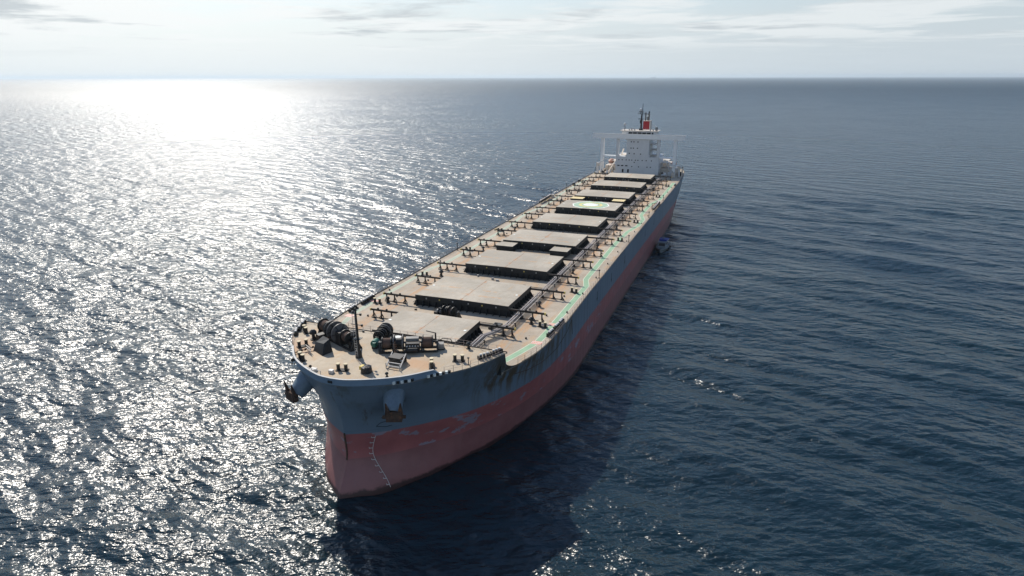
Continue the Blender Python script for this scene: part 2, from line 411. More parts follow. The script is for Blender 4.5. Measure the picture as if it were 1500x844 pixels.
def at_z(i, z):
    """(y, x) of hull station i at height z; smooth through the levels"""
    z = min(max(z, ZL[0]), ZL[-1])
    k = max(0, min(len(ZL) - 2, int(np.searchsorted(ZL, z)) - 1))
    z0, z1 = ZL[k], ZL[k + 1]; t = (z - z0) / (z1 - z0); h = z1 - z0
    P = GRID[:, i]
    def sl(j):
        if j == 0: return (P[1] - P[0]) / (ZL[1] - ZL[0])
        if j == len(ZL) - 1: return (P[-1] - P[-2]) / (ZL[-1] - ZL[-2])
        return (P[j + 1] - P[j - 1]) / (ZL[j + 1] - ZL[j - 1])
    m0, m1 = sl(k) * h, sl(k + 1) * h
    return (2 * t**3 - 3 * t**2 + 1) * P[k] + (t**3 - 2 * t**2 + t) * m0 + (-2 * t**3 + 3 * t**2) * P[k + 1] + (t**3 - t**2) * m1
BRK, LOW = 8.2, 13.2
def ztop(y):
    if y < BRK: return FZ + 0.03
    if y < LOW:
        q = (LOW - y) / (LOW - BRK)
        return DZ + 0.14 + (FZ - DZ - 0.11) * (1 - math.sqrt(max(0, 1 - q * q)))
    return DZ + 0.14
TOPS = []
for i in range(NS):
    z = FZ
    for _ in range(25): z = 0.5 * z + 0.5 * ztop(at_z(i, z)[0])
    TOPS.append(z)
def side_line(z, n_from=0):
    return [at_z(i, z) for i in range(NS)]
def hull_x(y, z):
    L = np.array([at_z(i, z) for i in range(0, NS)])
    return float(np.interp(y, L[:, 0], L[:, 1]))

ship = thing('cargo_ship', 'long bulk carrier with blue grey and red hull, nine hatches and white bridge', 'cargo ship')

def build_hull():
    NR = 34
    mb = MB(); rows = []
    for sgn in (1, -1):
        vs = []
        for i in range(NS):
            for k in range(NR):
                z = -2.5 + (TOPS[i] + 2.5) * (k / (NR - 1))
                y, x = at_z(i, z)
                vs.append((sgn * max(x, 0), y, z))
        fs = []
        for i in range(NS - 1):
            for k in range(NR - 1):
                a = i * NR + k; q = (a, a + NR, a + NR + 1, a + 1)
                fs.append(q if sgn > 0 else q[::-1])
        mb.add(vs, fs, None, True)
        rows.append(vs)
    # transom
    n = len(rows[0]); base = 0
    last = [(v[0], v[1], v[2]) for v in rows[0][-NR:]]
    mb.add(last + [(-v[0], v[1], v[2]) for v in last], [(k, k + 1, NR + k + 1, NR + k) for k in range(NR - 1)], None, False)
    o = mb.build('hull', M['hull'], ship, fix=False)
    bm = bmesh.new(); bm.from_mesh(o.data); bmesh.ops.remove_doubles(bm, verts=bm.verts, dist=0.002)
    bmesh.ops.recalc_face_normals(bm, faces=bm.faces)
    # keep the stem sharp below the flare
    for e in bm.edges:
        if all(abs(v.co.x) < 0.01 and v.co.z < 9.9 and v.co.y < 0 for v in e.verts): e.smooth = False
    bm.to_mesh(o.data); bm.free()
    return o
hull = build_hull()

# decks --------------------------------------------------------------
def deck_outline(z, y0, y1, inset=0.03):
    L = [p for p in side_line(z)]
    ys = np.array([p[0] for p in L]); xs = np.array([p[1] for p in L])
    pts = []
    if y0 > ys[0]: pts.append((float(np.interp(y0, ys, xs)) - inset, y0))
    for y, x in L:
        if y0 < y < y1: pts.append((max(x - inset, 0.0), y + (inset if y < 0 else 0)))
    pts.append((float(np.interp(y1, ys, xs)) - inset, y1))
    full = pts + [(-x, y) for x, y in reversed(pts) if x > 1e-4]
    return full
main_deck = MB().poly(deck_outline(DZ, 9.2, SHIP_END - 0.05), DZ - 0.15, DZ).build('main_deck', M['deck'], ship)
fore_deck = MB().poly(deck_outline(FZ, -30, 8.4, 0.05), FZ - 0.15, FZ).build('forecastle_deck', M['fdeck'], ship)
# break of the forecastle
xb = hull_x(8.3, 17.5) - 0.25
MB().box(-xb, xb, 8.15, 8.4, DZ - 0.1, FZ - 0.16).build('forecastle_bulkhead', M['black'], ship)
MB().poly([(hull_x(8.4, FZ) - 0.02, 8.41), (-(hull_x(8.4, FZ) - 0.02), 8.41), (-(hull_x(8.4, FZ) - 0.02), 8.53), (hull_x(8.4, FZ) - 0.02, 8.53)], FZ - 0.25, FZ + 0.12).build('deck_edge_coaming', M['rail'], ship)
# under-deck strip between bulkhead and deck start, keeps the interior closed
MB().box(-xb, xb, 8.41, 9.25, DZ - 0.2, DZ - 0.001).build('deck_strip', M['deck'], ship)

# bulwark round the bow
def strip(pts, z0, z1, th, mat, name, parent, cap=None, fade=None):
    mb = MB(); n = len(pts); P = [Vector((x, y, 0)) for x, y in pts]
    inn = []
    for i in range(n):
        d = (P[min(i + 1, n - 1)] - P[max(i - 1, 0)]).normalized(); nn = Vector((-d.y, d.x, 0))
        c = Vector((0, 6, 0)); 
        if (P[i] + nn - c).length > (P[i] - nn - c).length: nn = -nn
        inn.append(P[i] + nn * th)
    vs = []
    for i in range(n):
        zt = z1 if fade is None else z0 + (z1 - z0) * fade(i / (n - 1))
        vs += [(P[i].x, P[i].y, z0), (P[i].x, P[i].y, zt), (inn[i].x, inn[i].y, zt), (inn[i].x, inn[i].y, z0)]
    fs = []; 
    for i in range(n - 1):
        a = 4 * i; b = a + 4
        for k in range(4): fs.append((a + k, b + k, b + (k + 1) % 4, a + (k + 1) % 4))
    fs += [(0, 1, 2, 3), (4 * n - 1, 4 * n - 2, 4 * n - 3, 4 * n - 4)]
    mb.add(vs, fs, None, False)
    return mb.build(name, mat, parent)
topL = [(x, y) for y, x in side_line(FZ + 0.0) if y < -2.4]
bw = [(-x, y) for x, y in reversed(topL) if x > 0.02] + topL
fd = lambda t: min(1, t / 0.035, (1 - t) / 0.035)
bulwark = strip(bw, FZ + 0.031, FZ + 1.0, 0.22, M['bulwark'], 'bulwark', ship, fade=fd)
bw2 = [(x * 1.006, y * 1.004 - 0.0) for x, y in bw]
M['caprail'] = paint('worn_cap_rail', (0.40, 0.40, 0.39), 0.6, 0.2, 0.35)
strip(bw2[3:-3], FZ + 1.003, FZ + 1.08, 0.30, M['caprail'], 'cap_rail', bulwark)
MB().box(-0.35, 0.35, -11.42, -11.2, FZ + 0.3, FZ + 0.65).build('bow_chock', M['black'], bulwark)
# dark gunwale strip along the low deck edge
for s in (1, -1):
    e = [(s * (x - 0.02), y) for y, x in side_line(DZ + 0.1) if 13.6 < y < 271]
    strip(e, DZ + 0.145, DZ + 0.20, 0.12, M['rail'], 'gunwale_bar', ship)

# anchor pods and anchors ---------------------------------------------
def ring(c, d, r, n=24, sq=1.0):
    d = d.normalized(); a = d.cross(Vector((0, 0, 1))).normalized(); b = a.cross(d).normalized()
    return [c + r * (math.cos(2 * math.pi * i / n) * a + sq * math.sin(2 * math.pi * i / n) * b) for i in range(n)]
def make_pod(s):
    p0 = Vector((s * 7.3, -5.6, 18.0)); p1 = Vector((s * 8.6, -8.8, 15.1))
    d = p1 - p0; n = 28; vs = []; K = [(0, 1.75), (0.25, 1.7), (0.6, 1.5), (0.86, 1.32), (0.95, 1.25), (1.0, 1.1)]
    for t_, r in K: vs += ring(p0 + d * t_, d, r, n)
    fs = [(j * n + i, j * n + (i + 1) % n, (j + 1) * n + (i + 1) % n, (j + 1) * n + i) for j in range(len(K) - 1) for i in range(n)]
    mb = MB(); mb.add(vs, fs, 'pod', True)
    e = ring(p1, d, 1.1, n) + ring(p1 - d.normalized() * 0.7, d, 0.85, n)
    mb.add(e, [(i, (i + 1) % n, n + (i + 1) % n, n + i) for i in range(n)] + [tuple(range(n, 2 * n))], 'anchor', False)
    pod = mb.build('anchor_pod', None, ship, label='blue grey cone carrying the %s anchor' % ('port' if s > 0 else 'starboard'))
    # stockless anchor hanging from the pod mouth
    dn = d.normalized(); side = dn.cross(Vector((0, 0, 1))).normalized(); up = side.cross(dn).normalized()
    A = MB(); hc = p1 + dn * 0.45 + up * 0.15 + Vector((s * .35, 0, 0))
    A.bar(p1 - dn * 0.9, hc, 0.42, 0.42)                                   # shank
    A.bar(hc - side * 1.15, hc + side * 1.15, 0.9, 1.5)                    # crown
    A.bar(hc - side * 1.7 + dn * 0.1, hc + side * 1.7 + dn * 0.1, 0.4, 0.4)
    for q in (-1, 1):
        b0 = hc + side * 0.85 * q; tip = b0 + up * 2.0 - dn * 1.1 + side * 0.22 * q
        w0 = side * 0.45
        vs = [b0 - w0 - dn * .3, b0 + w0 - dn * .3, b0 + w0 + dn * .3, b0 - w0 + dn * .3, tip - side * .08 - dn * .1, tip + side * .08 - dn * .1, tip + side * .08 + dn * .1, tip - side * .08 + dn * .1]
        A.add(vs, [(0, 1, 2, 3), (4, 5, 6, 7), (0, 1, 5, 4), (1, 2, 6, 5), (2, 3, 7, 6), (3, 0, 4, 7)])
    A.build('anchor', M['anchor'], pod)
make_pod(1); make_pod(-1)

sb = MB(); zz = np.linspace(5.4, 10.1, 14); pr = None
for z in zz:
    q = Vector((0, at_z(0, z)[0] - 0.05, z))
    if pr is not None: sb.bar(pr, q, .22, .2)
    pr = q
sb.build('stem_bar', M['anchor'], hull)
# draft marks and the bow symbol ---------------------------------------
def on_hull(y, z, off=0.02): return Vector((hull_x(y, z) + off, y - off, z))
dm = MB(); zz = np.linspace(0.5, 9.3, 26)
pts = [on_hull(-6.9, z, 0.05) for z in zz]
for a, b_ in zip(pts[:-1], pts[1:]): dm.bar(a, b_, 0.05, 0.07)
for z in np.arange(1.0, 9.6, 1.0):
    a = on_hull(-6.9, z, 0.05); b2 = on_hull(-7.2, z, 0.05); dm.bar(a, b2, 0.05, 0.08)
    b3 = on_hull(-7.2, z + 0.2, 0.05); dm.bar(b2, b3, 0.05, 0.07)
dm.build('draft_marks', M['capwhite'], hull)
bs = MB(); q = [(-6.6, 12.5), (-6.1, 12.2), (-6.0, 11.7), (-6.6, 11.5), (-6.9, 11.0), (-6.0, 10.7), (-5.4, 10.8)]
sy = [on_hull(y, z, 0.05) for y, z in q]
for a, b_ in zip(sy[:-1], sy[1:]): bs.bar(a, b_, 0.04, 0.06)
bs.build('bow_symbol', M['black'], hull)
# black tug arrows down the port side
for yy in (62, 78, 96, 131, 150):
    tb = MB(); zc = 12.2
    tb.box(22.505, 22.53, yy - 0.12, yy + 0.12, zc - 0.8, zc + 1.0)
    tb.add([(22.53, yy - 0.6, zc - 0.6), (22.53, yy + 0.6, zc - 0.6), (22.53, yy, zc - 1.6)], [(0, 1, 2)])
    tb.build('tug_mark', M['black'], hull)
# rust-edged rectangle outline of a worn touch-up on the port shoulder
rb = MB()
path = [(13.0, 13.4), (16.5, 12.7), (22, 12.2), (29, 12.2), (35, 13.2), (38.5, 14.6), (39.5, 11.0)]
prev = None
for (ya, za), (yb_, zb_) in zip(path[:-1], path[1:]):
    for t_ in np.linspace(0, 1, 8):
        c = on_hull(ya + (yb_ - ya) * t_, za + (zb_ - za) * t_, 0.025)
        if prev is not None: rb.bar(prev, c, 0.03, 0.10)
        prev = c
rb.build('rust_line', M['anchor'], hull)

# ------------------------------------------------------------------ hatches
HY = [(12.9, 23.9, 8.5), (33.3, 47.6, 10.7), (59.1, 73.5, 10.7), (85.0, 99.0, 10.7), (110.9, 125.3, 10.7), (136.9, 151.5, 10.7), (162.0, 176.6, 10.7), (188.7, 203.4, 10.7), (214.4, 228.4, 10.7)]
ZC, ZT = 16.75, 17.7
def rail_mesh(s, w, out):
    """rolling rail reaching outboard from a hatch: beam, legs and braces; origin on the centreline at deck level"""
    mb = MB(); x0, x1 = w - 0.1, out
    mb.box(min(s * x0, s * x1), max(s * x0, s * x1), -0.14, 0.14, 1.55, 1.92, 'rail')
    for f in (0.35, 0.68, 0.93):
        xx = s * (x0 + (x1 - x0) * f)
        mb.bar((xx, 0, 0), (xx, 0, 1.55), 0.22, 0.22, 'rail')
        mb.bar((xx + s * 0.55, 0, 0.02), (xx, 0, 0.8), 0.13, 0.13, 'rail')
        mb.bar((xx, 0.75, 0.02), (xx, 0, 1.2), 0.13, 0.13, 'rail')
        mb.box(xx - 0.35, xx + 0.35, -0.35, 0.35, 0.005, 0.06, 'rail')
    a, b_ = s * (x0 + (x1 - x0) * 0.35), s * (x0 + (x1 - x0) * 0.93)
    mb.bar((a, 0, 0.12), (b_, 0, 0.12), 0.12, 0.12, 'rail')
    for f in (0.5, 0.78):
        xx = s * (x0 + (x1 - x0) * f); mb.cyl((xx, -0.1, 2.05), (xx, 0.1, 2.05), 0.2, 0.2, 8, 'machine')
    mb.box(min(s * x1, s * (x1 + 0.22)), max(s * x1, s * (x1 + 0.22)), -0.2, 0.2, 1.5, 1.98, 'yellow')
    return mb
def make_hatch(i, y0, y1, w):
    mb = MB(); co = 0.35
    mb.box(-w + co, w - co, y0 + co, y1 - co, DZ - 0.02, ZC)
    mb.box(-w + 0.02, w - 0.02, y0 + 0.02, y1 - 0.02, ZC - 0.14, ZC - 0.003)
    n = 14
    for k in range(n + 1):
        x = -w + co + (2 * w - 2 * co) * k / n
        for yy, d in ((y0 + co, -1), (y1 - co, 1)):
            mb.add([(x - .04, yy, DZ), (x + .04, yy, DZ), (x - .04, yy, ZC - .15), (x + .04, yy, ZC - .15), (x - .04, yy + d * .85, DZ), (x + .04, yy + d * .85, DZ), (x - .04, yy + d * .3, ZC - .15), (x + .04, yy + d * .3, ZC - .15)],
                   [(0, 4, 6, 2), (1, 5, 7, 3), (4, 5, 7, 6), (2, 6, 7, 3), (0, 1, 5, 4)])
    n = max(4, int((y1 - y0) / 1.5))
    for k in range(n + 1):
        y = y0 + co + (y1 - y0 - 2 * co) * k / n
        for xx, d in ((w - co, 1), (-w + co, -1)):
            mb.add([(xx, y - .04, DZ), (xx, y + .04, DZ), (xx, y - .04, ZC - .15), (xx, y + .04, ZC - .15), (xx + d * 1.1, y - .04, DZ), (xx + d * 1.1, y + .04, DZ), (xx + d * .3, y - .04, ZC - .15), (xx + d * .3, y + .04, ZC - .15)],
                   [(0, 4, 6, 2), (1, 5, 7, 3), (4, 5, 7, 6), (2, 6, 7, 3), (0, 1, 5, 4)])
    for s in (-1, 1): mb.bar((s * (w + 0.75), y0 + .3, DZ + 0.55), (s * (w + 0.75), y1 - .3, DZ + 0.55), 0.10, 0.10)
    words = ['foremost', 'second', 'third', 'fourth', 'fifth', 'sixth', 'seventh', 'eighth', 'aftmost']
    h = mb.build('hatch', M['black'], ship, label='%s hatch from the bow' % words[i])
    # lid in two leaves that meet on the centreline; top slightly cambered
    for s in (-1, 1):
        c = MB()
        X = [0.02, w]; zc = [ZT + 0.10, ZT]
        vs = [(s * X[0], y0, ZC + .01), (s * X[1], y0, ZC + .01), (s * X[1], y1, ZC + .01), (s * X[0], y1, ZC + .01), (s * X[0], y0, zc[0]), (s * X[1], y0, zc[1]), (s * X[1], y1, zc[1]), (s * X[0], y1, zc[0])]
        c.add(vs, [(4, 5, 6, 7)], 'hatch'); c.add(vs, [(0, 3, 2, 1), (0, 1, 5, 4), (1, 2, 6, 5), (2, 3, 7, 6), (3, 0, 4, 7)], 'black')
        # little cleats, dogs and lamps on the forward and side faces
        for k in range(3):
            xx = s * (1.8 + 3.1 * k); c.box(xx - .13, xx + .13, y0 - .09, y0 - .003, ZC + .25, ZC + .55, 'yellow' if k % 2 else 'grey')
        c.box(min(s * 0.9 * w, s * (0.9 * w + .5)), max(s * 0.9 * w, s * (.9 * w + .5)), (y0 + y1) / 2 - 0.3, (y0 + y1) / 2 + .3, ZT + .02, ZT + .05, 'marking_white')
        c.build('hatch_cover', None, h)
    # rolling rails, two each side
    out = 18.4 if w > 9 else 15.6
    for s in (-1, 1):
        for yy, fwd in ((y0 + 0.12, True), (y1 - 0.10, False)):
            if w < 9 and fwd: continue
            o_ = rail_mesh(s, w, out).build('rolling_rail', None, h, loc=(0, yy, DZ))
    return h
HT = [make_hatch(i, *q) for i, q in enumerate(HY)]
def lid_box(h, x0, x1, y0, y1, zt, top, label):
    c = MB(); c.box(x0 + .15, x1 - .15, y0 + .1, y1, DZ + 0.4, zt - 0.5, 'black'); c.box(x0, x1, y0, y1, zt - .5, zt - .012, 'black'); c.box(x0, x1, y0, y1, zt - .01, zt + .02, top)
    return c.build('side_platform', None, h, label=label)
lid_box(HT[3], -11.0, -6.0, 80.1, 84.6, 17.25, 'hatch', 'pale grey platform')
lid_box(HT[3], 4.8, 9.8, 79.8, 84.3, 17.25, 'hatch', 'pale grey platform')
lid_box(HT[6], -11.1, -6.2, 157.4, 161.6, 17.25, 'yellowpale', 'pale yellow platform')
lid_box(HT[6], 5.1, 9.8, 157.4, 161.6, 17.25, 'yellowpale', 'pale yellow platform')

# winching circle on the sixth hatch (sheets follow the camber)
def winch_sheet():
    cx, cy = 0.25, 144.4
    mb = MB()
    def z(x): return ZT + 0.10 - 0.10 * abs(x) / 10.7
    def fan(pts, lift, mat):
        n = len(pts); P = [(cx, cy)] + pts
        # split along x=0 so the sheet follows the two slopes: dense enough ring triangles
        bm_v = [(x, y, z(x) + lift) for x, y in P]
        mb.add(bm_v, [(0, 1 + i, 1 + (i + 1) % n) for i in range(n)], mat)
    def circ(r, n=48, sy=1.0): return [(cx + r * math.cos(2 * math.pi * i / n), cy + sy * r * math.sin(2 * math.pi * i / n)) for i in range(n)]
    def octa(r, ry): return [(cx + a * r, cy + b_ * ry) for a, b_ in ((1, 0), (0.80, 0.56), (0.35, 0.93), (-0.35, 0.93), (-0.80, 0.56), (-1, 0), (-0.80, -0.56), (-0.35, -0.93), (0.35, -0.93), (0.80, -0.56))]
    fan(octa(6.9, 7.2), 0.010, 'marking_white'); fan(octa(6.45, 6.75), 0.016, 'walk2'); fan(circ(4.3), 0.022, 'yellow2')
    fan(circ(3.3), 0.028, 'walk2'); fan(circ(2.7), 0.034, 'marking_white')
    mb.build('winching_circle', None, HT[5])
M['walk2'] = paint('pale_green_paint', (0.36, 0.50, 0.36), 0.8, 0.15, 0.1, (0.5, 0.45, 0.35))
M['yellow2'] = paint('worn_yellow_paint', (0.66, 0.58, 0.24), 0.8, 0.12, 0.15, (0.5, 0.4, 0.3))
winch_sheet()

# ------------------------------------------------------------------ walkway
def ribbon(pts, w, z, mat, name, parent, off=0.0):
    P = [Vector((x, y, 0)) for x, y in pts]; n = len(P); L = []; Rr = []
    for i in range(n):
        d0 = (P[i] - P[max(i - 1, 0)]); d1 = (P[min(i + 1, n - 1)] - P[i])
        d = ((d0.normalized() if d0.length else Vector()) + (d1.normalized() if d1.length else Vector())).normalized()
        nn = Vector((-d.y, d.x, 0)); L.append(P[i] + nn * (off + w / 2)); Rr.append(P[i] + nn * (off - w / 2))
    vs = [(p.x, p.y, z) for p in L] + [(p.x, p.y, z) for p in Rr]
    return MB().add(vs, [(i, i + 1, n + i + 1, n + i) for i in range(n - 1)]).build(name, mat, parent)
M['edge'] = paint('cream_edge_line', (0.60, 0.62, 0.48), 0.8, 0.15, 0.2, (0.47, 0.42, 0.33))
M['worn_walk'] = paint('faded_walkway', (0.40, 0.45, 0.34), 0.8, 0.15, 0.25, (0.47, 0.40, 0.33))
M['worn_edge'] = paint('faded_edge_line', (0.55, 0.52, 0.45), 0.8, 0.12, 0.3, (0.47, 0.40, 0.33))
PW = [(17.3, 12.6), (19.0, 18.3), (20.35, 23.6), (20.55, 29), (20.5, 41), (20.5, 59), (19.2, 63.6), (19.1, 66), (18.9, 82), (18.6, 101), (19.1, 117.5), (20.6, 126.6), (20.6, 136.9), (18.8, 143.6), (18.6, 148), (18.6, 166), (20.5, 176.7), (20.3, 222)]
SW = [(-x, y) for x, y in PW]
SW = [(-17.6, 12.8), (-18.9, 18), (-20.3, 24), (-20.5, 40), (-20.5, 59), (-19.2, 64), (-19.0, 82), (-18.9, 101), (-19.4, 117), (-20.5, 127), (-20.5, 137), (-19.2, 144), (-19.2, 166), (-20.5, 177), (-20.3, 222)]
for pw in (PW, SW):
    port = pw is PW
    ribbon(pw, 1.42 if port else 1.25, DZ + 0.010, M['edge'] if port else M['worn_edge'], 'walkway', main_deck)
    ribbon(pw, 1.15 if port else 1.0, DZ + 0.016, M['walk'] if port else M['worn_walk'], 'walkway_paint', main_deck, )
    for (x, y) in ((20.35, 22.9), (20.55, 32.6)):
        s = 1 if pw is PW else -1
        g = MB(); g.add([(s * (x - 1.0), y - .75, DZ + .022), (s * (x + 1.0), y - .75, DZ + .022), (s * (x + 1.0), y + .75, DZ + .022), (s * (x - 1.0), y + .75, DZ + .022)], [(0, 1, 2, 3)], 'capwhite')
        for q in (-.62, .62): g.add([(s * (x - 1.0), y + q - .09, DZ + .027), (s * (x + 1.0), y + q - .09, DZ + .027), (s * (x + 1.0), y + q + .09, DZ + .027), (s * (x - 1.0), y + q + .09, DZ + .027)], [(0, 1, 2, 3)], 'orange')
        for q in np.arange(-0.8, 0.81, 0.32): g.add([(s * (x + q - .10), y - .28, DZ + .027), (s * (x + q + .10), y - .28, DZ + .027), (s * (x + q + .10), y + .28, DZ + .027), (s * (x + q - .10), y + .28, DZ + .027)], [(0, 1, 2, 3)], 'orange')
        g.build('orange_floor_mark', None, main_deck)

# ------------------------------------------------------------------ deck pipes on the port side
pp = MB()
for k, (dx, r, mat) in enumerate(((-.55, .13, 'pipe'), (-.02, .14, 'pipe'), (.42, .08, 'rail'), (.72, .07, 'pipe'))):
    x = 13.0 + dx
    pp.tube([(x, 228, DZ + .95), (x, 27.0, DZ + .95), (x - 1.3, 22.6, DZ + .95), (x - 2.3, 20.6, DZ + .95), (x - 2.3, 8.6, DZ + .95)], r, 8, mat)
for y in np.arange(29, 226, 4.4):
    pp.box(12.1, 13.95, y - .1, y + .1, DZ + .62, DZ + .76, 'rail'); pp.bar((12.2, y, DZ), (12.2, y, DZ + .65), .15, .15, 'rail'); pp.bar((13.85, y, DZ), (13.85, y, DZ + .65), .15, .15, 'rail')
for y in (10.5, 13, 16, 19):
    pp.box(9.8, 11.6, y - .1, y + .1, DZ + .62, DZ + .76, 'rail'); pp.bar((9.9, y, DZ), (9.9, y, DZ + .65), .15, .15, 'rail'); pp.bar((11.5, y, DZ), (11.5, y, DZ + .65), .15, .15, 'rail')
pp.build('deck_pipes', None, ship)
cp = MB()                                  # athwartship pipes between the first two hatches
for yy, zz in ((26.2, .35), (26.7, .35)):
    cp.tube([(-9.5, yy, DZ + zz), (12.6, yy, DZ + zz)], .07, 6, 'rail')
for x in (-8.8, -3.2, -1.8, 3.4, 6.5, 9.7): cp.box(x - .4, x + .4, 26.0, 26.9, DZ, DZ + .45, 'machine')
cp.cyl((10.8, 26.4, DZ), (10.8, 26.4, DZ + 1.2), .35, .35, 10, 'grey'); cp.box(10.3, 11.9, 25.8, 27.1, DZ + .9, DZ + 1.2, 'machine')
cp.build('cross_pipes', None, ship)
# step-over platform near the first hatch
st = MB()
for x in np.arange(9.6, 12.9, 0.8): pass
for yy in (9.6, 10.5, 11.4): st.bar((8.0, yy, DZ + 1.35), (12.6, yy, DZ + 1.35), .14, .14, 'grey')
for x in (8.0, 10.2, 12.6): st.bar((x, 9.6, DZ + 1.35), (x, 11.4, DZ + 1.35), .14, .14, 'grey'); st.bar((x, 9.6, DZ), (x, 9.6, DZ + 2.2), .1, .1, 'grey')
st.box(9.9, 11.0, 10.0, 10.9, DZ + 1.43, DZ + 1.47, 'walk2'); st.build('step_platform', None, ship)

# ------------------------------------------------------------------ deck fittings
def bitts():
    b = MB(); b.box(-.95, .95, -.45, .45, 0, .14, 'rail')
    for x in (-.6, .6):
        b.cyl((x, 0, .14), (x, 0, 1.05), .27, .27, 12, 'machine'); b.cyl((x, 0, 1.05), (x, 0, 1.17), .34, .34, 12, 'yellowcap')
    return b
M['yellowcap'] = paint('cream_cap', (0.62, 0.52, 0.34), 0.7, 0.15, 0.1)
proto = bitts().build('bollard_pair', None, ship, loc=(-12.7, -1.2, FZ)); proto.rotation_euler.z = R(60)
def place(pr, x, y, z, rz=0, sc=1, label=None):
    c = copy_part(pr); c.location = (x, y, z); c.rotation_euler.z = R(rz); c.scale = (sc,) * 3
    if label: c['label'] = label
    return c
for x, y, rz in ((-16.3, 4.1, -38), (-1.2, -6.6, 15), (14.1, 2.6, 15), (11.0, -0.6, -62), (-9.5, -5.6, -30)): place(proto, x, y, FZ, rz)
for x, y, rz in ((18.9, 30.7, -10), (19.1, 53.2, -20), (-19.1, 31.5, 0), (19.2, 104.5, -10), (-19.2, 104, 0), (19.2, 131, -10), (-19.0, 79, 0), (19.0, 182, 0), (19.0, 210, 0), (-19.0, 182, 0), (-19.0, 208, 0), (-19, 53, 0)): place(proto, x, y, DZ, rz)
def mushroom(h=1.5, r=.5):
    b = MB(); b.cyl((0, 0, 0), (0, 0, h * .6), r * .45, r * .45, 10, 'machine'); b.cyl((0, 0, h * .6), (0, 0, h * .8), r, r * .95, 12, 'machine'); b.cyl((0, 0, h * .8), (0, 0, h), r * .95, r * .35, 12, 'machine')
    b.cyl((0, 0, 0), (0, 0, .12), r * .9, r * .9, 12, 'rail'); b.bar((r * .9, 0, 0), (r * .2, 0, h * .6), .1, .1, 'rail')
    return b
mv = mushroom().build('mushroom_vent', None, ship, loc=(16.3, 31.4, DZ))
for x, y in ((14.7, 41.5), (14.9, 67.5), (14.9, 93.5), (14.9, 120), (14.9, 145.5), (14.9, 171.5), (14.9, 197), (-17.2, 32.7), (-14.9, 54), (-14.9, 106), (-14.8, 80), (-14.8, 157), (-14.8, 184)): place(mv, x, y, DZ, random.uniform(0, 360), random.uniform(.85, 1.15))
for x, y, s in ((13.5, 7.6, .8), (-12.9, 1.9, 1.25), (-9.9, -7.2, .6), (6.4, -6.2, .55), (-6, -8.0, .5)): place(mv, x, y, FZ, 0, s)
# tall post vents outboard
pv = MB(); pv.cyl((0, 0, 0), (0, 0, 1.9), .09, .09, 8, 'rail'); pv.cyl((0, 0, 1.9), (0, 0, 2.15), .24, .2, 10, 'machine'); pv.box(-.2, .2, -.2, .2, 0, .1, 'rail')
pvo = pv.build('post_vent', None, ship, loc=(16.1, 1.9, FZ)); pvo.scale = (.8, .8, .6)
for x, y in ((21.9, 66), (21.9, 104), (21.9, 141), (21.9, 176), (-21.9, 118), (-21.9, 78), (-21.9, 168), (-21.9, 190)): place(pvo, x, y, DZ)

# fairleads with rollers at deck edges
def fairlead(n=3):
    b = MB(); L = n * .62
    b.box(-L / 2 - .2, L / 2 + .2, -.32, .32, 0, .16, 'rail')
    for k in range(n):
        x = -L / 2 + (k + .5) * L / n; b.cyl((x, 0, .16), (x, 0, .75), .22, .22, 10, 'machine'); b.cyl((x, 0, .75), (x, 0, .9), .27, .2, 10, 'capwhite')
    for x in (-L / 2 - .1, L / 2 + .1): b.box(x - .1, x + .1, -.3, .3, .16, .6, 'machine')
    return b
fl = fairlead(3).build('fairlead', None, ship, loc=(17.4, 5.1, FZ)); fl.rotation_euler.z = R(56)
for x, y, rz in ((18.6, 7.4, 62), (-17.4, 3.0, -56), (-18.9, 6.9, -64), (-18.2, 5.0, -60)): place(fl, x, y, FZ, rz)
for x, y, rz in ((21.55, 27.5, 85), (21.7, 31, 87), (21.8, 33.6, 90), (-21.6, 25.9, -85), (-21.7, 30.8, -88), (-21.8, 33, -90), (21.9, 214, 90), (-21.9, 212, 90), (-21.9, 202, 90)): place(fl, x, y, DZ, rz, 1.15)
# rollers built into the bulwark
def edge_at(y, z=FZ): 
    return hull_x(y, z)
for y0_, n in ((-7.9, 3), (-4.2, 4)):
    for s in (1, -1):
        bl = MB()
        for k in range(n):
            y = y0_ + k * .72; x = edge_at(y); tx = edge_at(y + .3) - x
            c = Vector((s * (x + .05), y - .05, FZ + .05)); bl.cyl(c, c + Vector((0, 0, .38)), .24, .24, 8, 'marking_white')
            y2 = y + .36; x2 = edge_at(y2); c2 = Vector((s * (x2 + .0), y2, FZ + .05)); bl.box(c2.x - .17, c2.x + .17, c2.y - .17, c2.y + .17, FZ + .03, FZ + .42, 'black')
        bl.build('roller_fairlead', None, bulwark)

